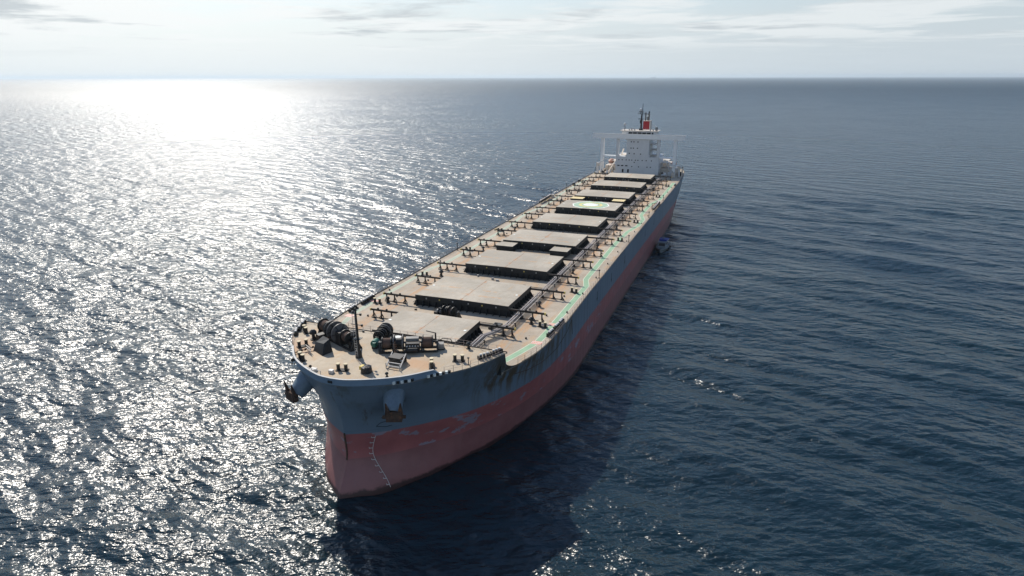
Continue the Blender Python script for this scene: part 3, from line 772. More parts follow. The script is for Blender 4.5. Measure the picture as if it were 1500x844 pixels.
# ------------------------------------------------------------------ winches
def winch(name, p0, p1, segs, hz_, parent=ship, label=None, z=FZ, motor=None, bed=1.1):
    """segs: (start, end, core radius, flange radius, material). local x runs along the shaft"""
    d = Vector((p1[0] - p0[0], p1[1] - p0[1], 0)); L = d.length; ang = math.atan2(d.y, d.x)
    b = MB(); b.cyl((0, 0, hz_), (L, 0, hz_), .16, .16, 10, 'machine')
    b.box(-.1, L + .1, -bed, -bed + .28, 0, .3, 'machine'); b.box(-.1, L + .1, bed - .28, bed, 0, .3, 'machine')
    ends = [0.0] + [q[0] for q in segs] + [L]
    for x in sorted(set(ends)):
        b.add([(x - .12, -bed, .05), (x + .12, -bed, .05), (x + .12, bed, .05), (x - .12, bed, .05), (x - .12, -.3, hz_ + .25), (x + .12, -.3, hz_ + .25), (x + .12, .3, hz_ + .25), (x - .12, .3, hz_ + .25)],
              [(0, 1, 2, 3), (4, 5, 6, 7), (0, 1, 5, 4), (1, 2, 6, 5), (2, 3, 7, 6), (3, 0, 4, 7)], 'machine')
    w = b.build(name, None, parent, loc=(p0[0], p0[1], z), label=label); w.rotation_euler.z = ang
    for (a, c, rc, rf, mt) in segs:
        g = MB(); a += .18; c -= .12
        g.cyl((a, 0, hz_), (c, 0, hz_), rc, rc, 28, mt)
        n = max(1, int((c - a) / .16))
        for k in range(n): 
            xx = a + (k + .5) * (c - a) / n; g.cyl((xx - .05, 0, hz_), (xx + .05, 0, hz_), rc + .05, rc + .05, 24, mt)
        for x in (a, c):
            g.cyl((x - .07, 0, hz_), (x + .07, 0, hz_), rf, rf, 32, 'flange' if rf > 1.2 else 'machine')
            for k in range(6):
                an = k * math.pi / 3; g.bar((x, math.cos(an) * .3, hz_ + math.sin(an) * .3), (x, math.cos(an) * rf * .95, hz_ + math.sin(an) * rf * .95), .22, .12, 'machine')
        g.build('drum', None, w)
    return w
# starboard windlass
w1 = winch('windlass', (-13.2, 5.0), (-3.6, 0.7), [(0.2, 2.3, .9, 1.2, 'rope'), (2.6, 4.0, .8, 1.35, 'rope'), (4.1, 5.9, 1.0, 1.7, 'machine'), (7.3, 9.2, .8, 1.15, 'rope')], 1.6, label='starboard windlass with large grey rimmed drums')
MB().box(6.0, 7.2, -1.0, 1.0, .3, 2.3).build('gearbox', M['machine'], w1); MB().box(9.3, 10.0, -.6, .6, 0, 1.4).build('end_bearing', M['machine'], w1)
MB().box(2.2, 3.3, -2.6, -1.2, 0, 1.2).build('control_stand', M['machine'], w1); MB().cyl((4.6, -2.9, .0), (4.6, -2.9, .9), .5, .5, 12).build('chain_pipe', M['machine'], w1)
# chain and hawse cover in front of it
def chain(p, q, parent, n=12):
    c = MB(); P = Vector(p); Q = Vector(q)
    for k in range(n):
        a = P.lerp(Q, k / n); e = P.lerp(Q, (k + .85) / n); sd = Vector((.14, .1, 0)) if k % 2 else Vector((0, 0, .12))
        c.bar(a + sd, e + sd, .11, .11, 'anchor'); c.bar(a - sd, e - sd, .11, .11, 'anchor'); c.bar(a + sd, a - sd, .1, .1, 'anchor')
    return c.build('anchor_chain', None, parent)
ws = MB(); ws.add([(-10.1, -1.9, FZ), (-7.3, -3.3, FZ), (-6.8, -1.2, FZ), (-9.4, .2, FZ), (-9.9, -1.3, FZ + 1.3), (-7.6, -2.3, FZ + 1.7), (-7.2, -1.3, FZ + 2.2), (-9.1, -.3, FZ + 2.1)],
                  [(0, 1, 2, 3), (4, 5, 6, 7), (0, 1, 5, 4), (1, 2, 6, 5), (2, 3, 7, 6), (3, 0, 4, 7)], 'black')
ws.build('chain_stopper', None, ship, label='black angular chain stopper ahead of the starboard windlass')
chain((-9.3, 2.0, FZ + 1.0), (-9.7, -.2, FZ + 1.2), ship, 9); chain((-10.2, -1.6, FZ + .5), (-12.2, -4.4, FZ + .2), ship, 11)
sp = MB()
for k in range(4): sp.bar((-10.9 + .4 * k, -2.4 - .3 * k, FZ), (-10.6 + .3 * k, -2.2 - .2 * k, FZ + 1.0), .08, .08, 'cream')
sp.bar((-11.2, -2.3, FZ + .55), (-9.4, -3.4, FZ + .55), .09, .09, 'cream'); sp.bar((-11.2, -2.3, FZ + 1.0), (-9.4, -3.4, FZ + 1.0), .09, .09, 'cream'); sp.build('guard_rail', None, ship)
# port windlass
w2 = winch('windlass', (0.4, 1.6), (8.9, 5.5), [(0.3, 2.0, .78, 1.0, 'rope'), (2.2, 3.9, .75, 1.35, 'machine'), (6.8, 8.7, .8, 1.05, 'rope')], 1.45, label='port windlass with brown rope drums and grey motor casing')
g = MB(); g.box(4.2, 6.3, .25, 1.2, .9, 2.0, 'casing'); g.box(4.2, 6.5, -1.0, .2, .2, 1.6, 'machine'); g.cyl((4.4, -1.5, .7), (6.2, -1.5, .7), .4, .4, 12, 'machine')
for k in range(5): g.cyl((4.5 + .45 * k, -.95, 1.2), (4.5 + .45 * k, -1.15, 1.2), .13, .13, 8, 'capwhite')
g.build('gearbox', None, w2)
g = MB(); g.box(9.2, 10.4, -.4, .7, .25, 1.1, 'casing'); g.box(9.3, 10.5, -.3, .7, 0, .25, 'machine'); g.build('control_cabinet', None, w2)
chain((3.0, 1.9, FZ + 2.2), (4.4, -.1, FZ + .9), ship, 11)
ladder = MB()
for x in (4.0, 6.4):
    ladder.bar((x, -.4, FZ + 1.3), (x + .7, -3.6, FZ + .3), .14, .2, 'grey'); ladder.bar((x, -.4, FZ + 0), (x, -.4, FZ + 1.3), .12, .12, 'machine'); ladder.bar((x + .7, -3.6, FZ), (x + .7, -3.6, FZ + .9), .1, .1, 'grey')
ladder.box(4.2, 6.3, -2.1, -.3, FZ + .05, FZ + 1.15, 'machine')
for k in range(4): ladder.bar((4.1 + .18 * k, -1.2 - .75 * k, FZ + 1.0 - .2 * k), (6.5 + .18 * k, -1.2 - .75 * k, FZ + 1.0 - .2 * k), .16, .12, 'grey')
ladder.build('chain_pipe_frame', None, ship)
# mid mooring winch
w3 = winch('mooring_winch', (-1.2, 3.4), (-1.9, 7.7), [(0.5, 1.5, .65, 1.0, 'machine'), (1.6, 2.8, .75, 1.1, 'rope'), (2.9, 4.2, .75, 1.25, 'rope')], 1.35, label='mooring winch with a green motor')
g = MB(); g.cyl((-1.4, 0, .9), (-.2, 0, .9), .62, .62, 16, 'green'); g.box(-1.3, -.3, -.5, .5, 0, .5, 'machine'); g.cyl((-1.7, -.2, 1.3), (-1.7, -.2, .6), .3, .3, 10, 'green'); g.build('green_motor', None, w3)
gc = MB(); gc.cyl((1.4, 5.6, FZ), (1.4, 5.6, FZ + 1.0), .35, .35, 12, 'machine'); gc.cyl((1.4, 5.6, FZ + 1.0), (1.4, 5.6, FZ + 1.15), .6, .6, 14, 'marking_white'); gc.build('capstan', None, ship)
# main deck winch between the first hatches
w4 = winch('mooring_winch', (-3.0, 29.6), (1.6, 28.6), [(1.0, 2.2, .6, 1.0, 'machine'), (2.4, 3.8, .7, 1.15, 'rope')], 1.4, z=DZ, label='mooring winch on the low deck between the first two hatches')
g = MB(); g.box(-1.2, .6, -.5, .5, 0, .7, 'machine'); g.cyl((-.6, 0, .9), (.4, 0, .9), .4, .4, 12, 'grey'); g.build('gearbox', None, w4)
w5 = winch('mooring_winch', (-2.0, 207.5), (2.4, 207.5), [(1.0, 2.2, .7, 1.1, 'machine'), (2.4, 4.2, .8, 1.3, 'rope')], 1.4, z=DZ)

# round manhole box on the bow centre
hb = MB(); hb.cyl((2.6, -5.8, FZ), (2.6, -5.8, FZ + .9), .9, .8, 8, 'machine'); hb.box(1.6, 2.1, -6.2, -5.4, FZ + .4, FZ + .95, 'yellow'); hb.cyl((3.1, -6.2, FZ + .9), (3.1, -6.2, FZ + 1.1), .5, .4, 10, 'rail'); hb.build('chain_locker_vent', None, ship)
fx = MB()
for k in range(5): fx.cyl((-6.6 + .9 * k, -9.0 - .12 * k, FZ), (-6.6 + .9 * k, -9.0 - .12 * k, FZ + .9), .05, .05, 6, 'capwhite')
fx.tube([(-6.6, -9.0, FZ + .9), (-3.0, -9.5, FZ + .9)], .05, 6, 'capwhite'); fx.box(-5.6, -4.7, -8.8, -8.0, FZ, FZ + .45, 'capwhite'); fx.box(-2.6, -1.9, -8.2, -7.6, FZ, FZ + .5, 'capwhite'); fx.build('bow_light_rack', None, ship)

# foremast ---------------------------------------------------------------
fm = MB(); X, Y = -1.5, -1.6
fm.cyl((X, Y, FZ), (X, Y, FZ + 1.3), .55, .38, 12, 'machine'); fm.cyl((X, Y, FZ + 1.3), (X, Y, FZ + 8.4), .27, .15, 12, 'machine'); fm.cyl((X, Y, FZ + 8.4), (X, Y, FZ + 9.0), .05, .04, 6, 'machine')
for z, l in ((4.6, 1.2), (5.6, 1.0), (7.4, .9)):
    fm.bar((X - l, Y, FZ + z), (X + l, Y, FZ + z), .09, .09, 'machine'); fm.cyl((X + l, Y, FZ + z - .15), (X + l, Y, FZ + z + .2), .17, .2, 8, 'machine')
fm.box(X - .9, X - .1, Y - .5, Y + .5, FZ + 3.7, FZ + 3.78, 'machine'); fm.cyl((X - .75, Y, FZ + 3.8), (X - .75, Y, FZ + 4.5), .38, .42, 10, 'flange'); fm.sphere((X - .5, Y, FZ + 7.6), .3, 'machine')
fm.box(X - .6, X + .6, Y - .6, Y + .6, FZ + 3.2, FZ + 3.27, 'machine')
for k in range(18): fm.bar((X - .35, Y - .45, FZ + .4 + k * .42), (X + .1, Y - .45, FZ + .4 + k * .42), .04, .04, 'grey')
fm.bar((X - .35, Y - .45, FZ), (X - .35, Y - .45, FZ + 8), .05, .05, 'grey'); fm.bar((X + .1, Y - .45, FZ), (X + .1, Y - .45, FZ + 8), .05, .05, 'grey')
fm.build('foremast', None, ship)
kp = MB(); kp.cyl((7.4, 7.8, FZ), (7.4, 7.8, FZ + 1.9), .16, .14, 8, 'rail'); kp.bar((7.4, 7.8, FZ + 1.85), (5.6, 7.9, FZ + 1.95), .12, .12, 'rail'); kp.bar((7.4, 7.8, FZ + .9), (8.2, 7.6, FZ + .02), .1, .1, 'rail')
kp.tube([(7.6, 8.0, FZ + .3), (8.6, 8.1, FZ + .95), (10.0, 8.2, FZ + .95), (10.5, 8.2, FZ + .1)], .07, 6, 'rail'); kp.build('davit', None, ship)

# railings -----------------------------------------------------------------
def railing(pts, z, mat, parent, h=1.05, step=1.6, name='railing'):
    b = MB(); P = [Vector((x, y, z)) for x, y in pts]
    acc = 0
    for a, c in zip(P[:-1], P[1:]):
        seg = (c - a).length
        while acc < seg:
            q = a.lerp(c, acc / seg); b.bar(q, q + Vector((0, 0, h)), .05, .05, mat); acc += step
        acc -= seg
        for hh in (h, h * .55): b.bar(a + Vector((0, 0, hh)), c + Vector((0, 0, hh)), .028, .028, mat)
    return b.build(name, None, parent)
L15 = [(x - .15, y) for y, x in side_line(DZ)]
railing([p for p in L15 if 12.8 < p[1] < 240][::3], DZ, 'railpaint', ship) if False else None
M['railpaint'] = paint('worn_rail_paint', (0.34, 0.27, 0.24), 0.6, 0.3, 0.3)
for s in (1, -1): railing([(s * x, y) for x, y in L15 if 12.8 < y < 240][::2], DZ, 'railpaint', ship, step=1.9)
for s in (1, -1): railing([(s * (x - .15), y) for y, x in side_line(FZ) if -2.3 < y < 8.0][::3], FZ, 'railpaint', ship, step=1.5)
railing([(x, 8.3) for x in np.linspace(-19.2, 19.2, 14)], FZ, 'railpaint', ship, step=1.5)

# accommodation ladders and pilot stations at both sides --------------------------
for s in (1, -1):
    b = MB()
    for k in range(8):
        y = 153.0 + k * 1.7; b.bar((s * 21.3, y, DZ), (s * 21.3, y, DZ + 1.3), .12, .12, 'rail'); b.bar((s * 22.2, y, DZ), (s * 22.2, y, DZ + 1.3), .12, .12, 'rail')
    b.bar((s * 21.75, 152, DZ + .8), (s * 21.75, 166, DZ + 1.1), .7, .35, 'machine'); b.bar((s * 21.75, 152, DZ + 1.35), (s * 21.75, 166, DZ + 1.5), .5, .06, 'pipe')
    b.bar((s * 21.3, 152.5, DZ + 1.9), (s * 21.3, 160, DZ + 1.9), .14, .14, 'rail'); b.box(s * 21.2 - .5, s * 21.2 + .5, 166.5, 168, DZ, DZ + 1.3, 'cream'); b.cyl((s * 20.6, 156, DZ), (s * 20.6, 156, DZ + 2.2), .12, .1, 8, 'rail'); b.bar((s * 20.6, 156, DZ + 2.2), (s * 22.4, 156, DZ + 2.4), .14, .14, 'rail')
    b.build('gangway', None, ship)

# small fittings scattered along the deck edge and between hatches
rr = random.Random(3)
for i in range(9):
    yb0 = HY[i][1] + 1.0; yb1 = HY[i + 1][0] - 1 if i < 8 else 232
    for k in range(5):
        x = rr.uniform(-9.5, 9.5); y = rr.uniform(yb0 + .6, yb1 - .6); w = rr.uniform(.15, .4)
        if i == 0 and abs(x + 1) < 4: continue
        MB().box(x - w, x + w, y - .2, y + .2, DZ, DZ + rr.uniform(.15, .5)).build('valve_box', M[rr.choice(['machine', 'grey', 'rail'])], ship)
    MB().tube([(-10, (yb0 + yb1) / 2, DZ + .15), (12, (yb0 + yb1) / 2, DZ + .15)], .06, 6).build('cross_pipe', M['rail'], ship)
for s in (1, -1):
    for y in np.arange(24, 226, 12.9):
        x = s * rr.uniform(15.5, 18); MB().cyl((x, y, DZ), (x, y, DZ + .3), .2, .18, 8).build('sounding_pipe', M['rail'], ship)
        MB().box(s * 21.2 - .12, s * 21.2 + .12, y + 3, y + 3.3, DZ, DZ + .35).build('scupper_box', M['machine'], ship)


# ------------------------------------------------------------------ accommodation
CX = -0.95; Y0 = 244.0
acc = MB(); W = 'white'
acc.box(CX - 10.75, CX + 10.75, Y0, Y0 + 17, DZ, 23.9)
acc.box(CX - 5.5, CX + 5.5, Y0 + .0, Y0 + 15, 23.905, 33.0)
for s in (-1, 1):
    xa, xb2 = CX + s * 9.55, CX + s * 10.75
    acc.box(min(xa, xb2), max(xa, xb2), Y0, Y0 + 1.6, 23.905, 33.0)
    # rounded corner gussets of the two big openings
    for zc, sg in ((24.1, 1), (32.4, -1)):
        for xc, sx in ((CX + s * 5.5, s), (CX + s * 9.55, -s)):
            acc.add([(xc, Y0 + .05, zc), (xc + sx * .8, Y0 + .05, zc), (xc, Y0 + .05, zc + sg * .8), (xc, Y0 + .9, zc), (xc + sx * .8, Y0 + .9, zc), (xc, Y0 + .9, zc + sg * .8)], [(0, 1, 2), (3, 4, 5), (0, 1, 4, 3), (1, 2, 5, 4), (0, 2, 5, 3)])
    acc.box(CX - 10.75 if s < 0 else CX + 5.5, CX - 5.5 if s < 0 else CX + 10.75, Y0, Y0 + 1.2, 32.42, 32.99)
block = acc.build('accommodation_block', M['white'], ship)
# side stair landings
for s in (-1, 1):
    b = MB()
    for z in ((23.95, 26.9, 29.8) if s > 0 else (23.95,)):
        x0, x1 = sorted((CX + s * 5.5, CX + s * 9.6)); b.box(x0, x1, Y0 + 4, Y0 + 12, z, z + .18, 'cream')
        b.bar((CX + s * 9.5, Y0 + 4, z + 1.1), (CX + s * 9.5, Y0 + 12, z + 1.1), .08, .08, 'white'); b.bar((x0, Y0 + 4, z + 1.1), (x1, Y0 + 4, z + 1.1), .08, .08, 'white')
        b.bar((CX + s * 8.8, Y0 + 4.5, z), (CX + s * 8.8, Y0 + 9, z + 2.8), .7, .12, 'cream')
    b.build('stair_landing', None, block)
def win(x, z, w=.42, h=.62, name='window'):
    return MB().box(x - w, x + w, Y0 - .03, Y0 - .004, z - h / 2, z + h / 2).build(name, M['glass'], block)
def zx(px, py): return px, py
for x, z in ((-4.3, 31.2), (-3.0, 31.2), (-1.0, 31.2), (-4.3, 28.1), (-3.1, 28.1), (-1.1, 28.1), (-5.0, 25.5), (-2.6, 25.4), (0.6, 25.3)): win(x, z, .27, .55)
for x in (-10.3, -8.6, -6.6, -5.1, -3.8, -2.0, -.7, 1.4, 3.4, 6.0): win(x + .2, 22.2, .25, .5)
win(-2.3, 21.1, .25, .5)
for x in (-10.2, -8.3, -6.2): win(x, 19.3, .6, .55)
for x in (-3.4, .0, 4.2, 5.9): win(x, 19.0, .25, .5)
for x in (-7.9, -5.2): MB().box(x - .42, x + .42, Y0 - .05, Y0 - .004, 15.9, 17.6).build('door', M['glass'], block)
for z in (28.2, 31.2): MB().box(CX - 5.53, CX - 5.505, Y0 + 1, Y0 + 1.8, z - .4, z + .4).build('window', M['glass'], block)
# bridge deck wings
bwg = MB(); wl, wr = -23.8, 21.8
bwg.box(wl, wr, Y0 - .6, Y0 + 3.6, 33.01, 33.25, 'wingwhite'); bwg.box(wl, wr, Y0 - .62, Y0 - .5, 32.6, 34.9, 'wingwhite'); bwg.box(wl, wr, Y0 + 3.5, Y0 + 3.62, 33.26, 34.6, 'wingwhite')
bwg.box(wl, wr, Y0 - .75, Y0 - .35, 34.91, 35.0, 'wingwhite')
for x in (wl, wr - .12): bwg.box(x, x + .12, Y0 - .49, Y0 + 3.49, 33.26, 34.65, 'wingwhite')
bwg.box(wl + .3, wr - .3, Y0 - .45, Y0 + 3.4, 33.26, 33.3, 'cream')
for s, x in ((-1, wl), (1, wr)):
    xe = x - s * 0.5; bwg.add([(xe, Y0 - .4, 33.0), (CX + s * 11, Y0 - .4, 33.0), (CX + s * 14, Y0 - .4, 32.55), (xe, Y0 + .6, 33.0), (CX + s * 11, Y0 + .6, 33.0), (CX + s * 14, Y0 + .6, 32.55)], [(0, 1, 2), (3, 4, 5), (0, 2, 5, 3), (1, 2, 5, 4)], 'wingwhite')
wing = bwg.build('bridge_wing', None, ship)
for x in (-18.9, 17.2):
    MB().box(x - .72, x + .72, Y0, Y0 + 2.0, DZ, 33.0).build('wing_pillar', M['wingwhite'], wing)
for x0, x1 in ((-18.15, CX - 10.76), (CX + 10.76, 16.45)): MB().box(x0, x1, Y0 + .3, Y0 + 2.4, 23.4, 24.1).build('cross_beam', M['wingwhite'], wing)
# wheelhouse
wh = MB(); wh.box(CX - 8.6, CX + 8.3, Y0 + 1.6, Y0 + 10, 33.31, 36.2, 'white'); wh.box(CX - 9.4, CX + 9.2, Y0 + 1.2, Y0 + 10.6, 36.21, 36.45, 'cream')
wheel = wh.build('wheelhouse', None, ship)
for k in range(5):
    x = CX - 4.3 + k * 2.25; MB().box(x - 1.0, x + 1.0, Y0 + 1.55, Y0 + 1.595, 34.95, 35.75).build('window', M['glass'], wheel)
MB().box(CX + 6.2, CX + 7.0, Y0 + 1.55, Y0 + 1.595, 34.95, 35.75).build('window', M['glass'], wheel)
rf = railing([(CX - 9.2, Y0 + 10), (CX - 9.2, Y0 + 1.4), (CX + 9.0, Y0 + 1.4), (CX + 9.0, Y0 + 10)], 36.45, 'white', wheel, step=1.3)
dm_ = MB(); dm_.cyl((-8.3, Y0 + 2, 36.45), (-8.3, Y0 + 2, 39.2), .16, .14, 8, 'machine'); dm_.sphere((-8.3, Y0 + 2, 39.6), .62, 'white'); dm_.build('radome', None, wheel)
dm_ = MB(); dm_.cyl((6.8, Y0 + 3, 36.45), (6.8, Y0 + 3, 38.4), .14, .14, 8, 'machine'); dm_.sphere((6.8, Y0 + 3, 38.6), .38, 'white'); dm_.box(7.1, 7.7, Y0 + 3, Y0 + 3.6, 36.45, 38.2, 'machine'); dm_.build('radome', None, wheel)
for x in (-6.2, -5.0, -3.6, 4.2, 5.6):
    b = MB(); b.box(x - .3, x + .3, Y0 + 3, Y0 + 3.6, 36.45, 36.45 + random.uniform(.5, 1.3), 'grey'); b.build('roof_box', None, wheel)
# radar mast
mm = MB(); X, Y = -.9, Y0 + 6
mm.box(X - .9, X + .9, Y - .9, Y + .9, 36.46, 37.4, 'machine'); mm.cyl((X, Y, 37.4), (X, Y, 44.2), .45, .36, 10, 'machine'); mm.cyl((X + .3, Y, 44.2), (X + .3, Y, 49.4), .2, .1, 6, 'machine')
mm.box(X - 1.9, X + 2.4, Y - .7, Y + .7, 44.3, 44.5, 'machine'); mm.bar((X - 1.6, Y, 45.3), (X + .9, Y, 45.3), .3, .3, 'machine'); mm.cyl((X - .5, Y, 44.5), (X - .5, Y, 45.9), .2, .2, 8, 'machine'); mm.sphere((X - .5, Y, 46.5), .6, 'white')
mm.bar((X - 1.4, Y - .9, 42), (X + 1.0, Y - .9, 42), .25, .3, 'machine'); mm.box(X - .8, X + .5, Y - 1, Y + .6, 41.3, 41.45, 'machine'); mm.box(X - .7, X, Y - .7, Y, 39.8, 41.2, 'machine')
for z in (44.5,):
    for x in (-1.9, -1.1, 1.3, 2.3): mm.bar((X + x, Y, z), (X + x, Y, z + 1.2), .07, .07, 'grey')
    mm.bar((X - 1.9, Y, z + 1.2), (X + 2.4, Y, z + 1.2), .06, .06, 'grey')
mm.build('radar_mast', None, ship)
# funnel
fu = MB(); fx0, fx1, fy0, fy1 = -1.5, 1.7, Y0 + 14.5, Y0 + 20
fu.box(fx0 - 1, fx1 + 1, Y0 + 15.2, fy1 + 1, DZ, 33.5, 'cream'); fu.box(fx0, fx1, fy0 + .8, fy1, 33.51, 40.3, 'redfunnel'); fu.box(fx1 + .02, fx1 + .5, fy0 + .8, fy1, 33.5, 40.6, 'cream')
fu.box(fx0 - .1, fx1 + .1, fy0 + .7, fy1 + .1, 40.32, 40.5, 'cream')
funnel = fu.build('funnel', None, ship)
ex = MB()
for x, y, h in ((-.6, Y0 + 16.5, 44.0), (.9, Y0 + 17.5, 44.6), (0.2, Y0 + 18.6, 43.4)): ex.cyl((x, y, 40.5), (x, y, h), .38, .38, 10, 'flange'); ex.cyl((x, y, h), (x, y, h + .5), .42, .3, 10, 'machine')
for x in (fx0 + .1, fx1 - .1): ex.bar((x, fy0 + .9, 40.5), (x, fy0 + .9, 44.4), .1, .1, 'grey')
ex.box(-.1, .9, fy0 + .85, fy0 + .9, 42.5, 43.6, 'marking_white'); ex.build('exhaust_pipes', None, funnel)
# structures beside and behind the house
ah = MB(); ah.box(-13.5, 12.5, Y0 + 18.5, Y0 + 26, DZ, 20.5, 'cream'); ah.box(CX + 10.77, 19.0, Y0 + 6, Y0 + 14, DZ, 17.9, 'cream'); ah.box(-18.5, CX - 10.77, Y0 + 7, Y0 + 14, DZ, 18.2, 'cream')
ah.box(-17.5, CX - 10.77, Y0 + 8, Y0 + 15, 20.4, 20.6, 'cream'); ah.box(CX + 10.77, 16.5, Y0 + 8, Y0 + 15, 20.4, 20.6, 'cream')
ah.build('aft_deckhouse', None, ship)
rr = random.Random(11)
for s in (-1, 1):
    for k in range(26):
        x = s * rr.uniform(12, 20.8); y = Y0 + rr.uniform(-7, 8); hh = rr.uniform(.6, 3.4)
        mt = rr.choice(['cream', 'cream', 'grey', 'rail', 'machine', 'white'])
        if rr.random() < .5: MB().bar((x, y, DZ), (x + rr.uniform(-.6, .6), y, DZ + hh * 1.2), .2, .2).build('vent_pipe', M[mt], ship)
        else:
            w = rr.uniform(.25, .7); MB().box(x - w, x + w, y - w, y + w, DZ, DZ + hh * .6).build('deck_locker', M[mt], ship)
    for z in (18.3, 20.7):
        cl = MB()
        for k in range(7): x = s * (12 + k * 1.1); cl.bar((x, Y0 + 7, z), (x, Y0 + 7, z + 1.1), .08, .08, 'white')
        cl.bar((s * 12, Y0 + 7, z + 1.1), (s * 18.6, Y0 + 7, z + 1.1), .09, .09, 'white'); cl.build('railing', None, ship)
    MB().bar((s * 16.0, Y0 + 3, 15.3), (s * 12, Y0 + 5, 22.5), .8, .14).build('boarding_stair', M['cream'], ship)

for s in (-1, 1):      # hose handling cranes / davits at the deck edge abreast the bridge
    b = MB(); b.cyl((s * 20.2, Y0 - 2, DZ), (s * 20.2, Y0 - 2, 20.4), .45, .35, 10, 'white'); b.bar((s * 20.2, Y0 - 2, 20.2), (s * 15.2, Y0 - 1, 23.0 if s < 0 else 21), .5, .5, 'white'); b.box(s * 20.2 - .8, s * 20.2 + .8, Y0 - 2.8, Y0 - 1.2, 19.0, 20.4, 'cream')
    b.bar((s * 21.3, Y0, DZ), (s * 21.3, Y0, 19.5), .3, .3, 'cream'); b.bar((s * 21.3, Y0 + 4, DZ), (s * 21.3, Y0 + 4, 19.5), .3, .3, 'cream'); b.bar((s * 21.3, Y0, 19.5), (s * 21.3, Y0 + 4, 19.5), .3, .3, 'rail')
    b.build('provision_crane', None, ship)
    L = MB(); L.sphere((0, 0, 0), 1.35, 'lifeboat', 14, 10, 1.0); o = L.build('lifeboat', None, ship, loc=(s * 16.0, Y0 + 10.5, 20.0)); o.scale = (1, 2.9, 1.0)

# ------------------------------------------------------------------ launch alongside
launch = thing('launch_boat', 'small white launch with a blue canopy lying close against the ship side', 'boat', (25.3, 151.4, 0))
def launch_hull():
    mb = MB(); st = [(0, .15, .05), (.8, .95, .45), (2.0, 1.6, .95), (4.0, 2.05, 1.35), (7.0, 2.15, 1.5), (10.0, 2.05, 1.45), (12.2, 1.9, 1.35)]
    vs = []
    for y, b_, bw_ in st:
        sh = 1.75 - .065 * y
        for s, q in ((-1, 1), ): pass
        vs += [(-b_, y, sh), (-b_ * .96, y + .05, sh * .55), (-bw_, y + (0.5 if y < 1 else .1), -.4), (bw_, y + (0.5 if y < 1 else .1), -.4), (b_ * .96, y + .05, sh * .55), (b_, y, sh)]
    n = 6
    fs = [(i * n + k, (i + 1) * n + k, (i + 1) * n + k + 1, i * n + k + 1) for i in range(len(st) - 1) for k in range(n - 1)]
    fs += [(0, 1, 2, 3, 4, 5), tuple(range((len(st) - 1) * n, len(st) * n))]
    mb.add(vs, fs, 'boatwhite', False)
    # foredeck and cockpit sole
    dk = []
    for y, b_, _ in st: sh = 1.75 - .065 * y - .12; dk += [(-b_ * .94, y + .08, sh), (b_ * .94, y + .08, sh)]
    mb.add(dk, [(2 * i, 2 * i + 1, 2 * i + 3, 2 * i + 2) for i in range(len(st) - 1)], 'launchdeck')
    for i in range(len(st) - 1):
        for s in (-1, 1):
            a, c = st[i], st[i + 1]; mb.bar((s * a[1], a[0], 1.78 - .065 * a[0]), (s * c[1], c[0], 1.78 - .065 * c[0]), .12, .1, 'boatwhite')
            mb.bar((s * (a[1] + .04), a[0], 1.25 - .065 * a[0]), (s * (c[1] + .04), c[0], 1.25 - .065 * c[0]), .12, .14, 'machine')
    return mb.build('hull', None, launch)
M['launchdeck'] = paint('launch_deck_grey', (0.16, 0.19, 0.20), 0.7, 0.12, 0)
launch_hull()
cb = MB(); cb.add([(-1.45, 3.4, 1.45), (1.45, 3.4, 1.45), (1.55, 7.8, 1.2), (-1.55, 7.8, 1.2), (-1.25, 4.3, 3.2), (1.25, 4.3, 3.2), (1.35, 7.8, 3.2), (-1.35, 7.8, 3.2)], [(0, 1, 2, 3), (4, 5, 6, 7), (0, 1, 5, 4), (1, 2, 6, 5), (2, 3, 7, 6), (3, 0, 4, 7)])
cabin = cb.build('cabin', M['boatwhite'], launch)
ws_ = MB(); ws_.add([(-1.2, 3.60, 1.95), (1.2, 3.60, 1.95), (1.12, 4.08, 2.95), (-1.12, 4.08, 2.95)], [(0, 1, 2, 3)])
for s in (-1, 1): ws_.add([(s * 1.50, 4.6, 2.1), (s * 1.53, 7.3, 2.1), (s * 1.40, 7.3, 2.9), (s * 1.37, 4.8, 2.9)], [(0, 1, 2, 3)])
ws_.build('windscreen', M['glass'], cabin)
rfm = MB(); rfm.box(-1.5, 1.5, 3.9, 8.2, 3.21, 3.32); rfm.build('cabin_roof', M['boatwhite'], cabin)
cn = MB(); cn.box(-1.7, 1.7, 8.3, 11.6, 3.25, 3.35, 'boatblue'); cn.box(-1.35, 1.35, 6.0, 8.1, 3.33, 3.95, 'boatblue')
for x in (-1.5, 1.5):
    for y in (8.4, 11.3): cn.bar((x, y, 1.0), (x, y, 3.05), .07, .07, 'grey')
cn.build('canopy', None, launch)
am = MB(); am.cyl((0, 7.9, 3.32), (0, 7.9, 5.6), .06, .04, 6, 'boatwhite'); am.bar((-.6, 7.9, 4.4), (.6, 7.9, 4.4), .1, .1, 'boatwhite'); am.sphere((0, 7.4, 4.1), .28, 'boatwhite'); am.build('antenna_mast', None, launch)
fe = MB()
for y in (3.5, 6.5, 9.5):
    for s in (-1, 1): fe.cyl((s * 2.35, y, .2), (s * 2.35, y, 1.0), .24, .24, 10, 'machine')
fe.build('fenders', None, launch)

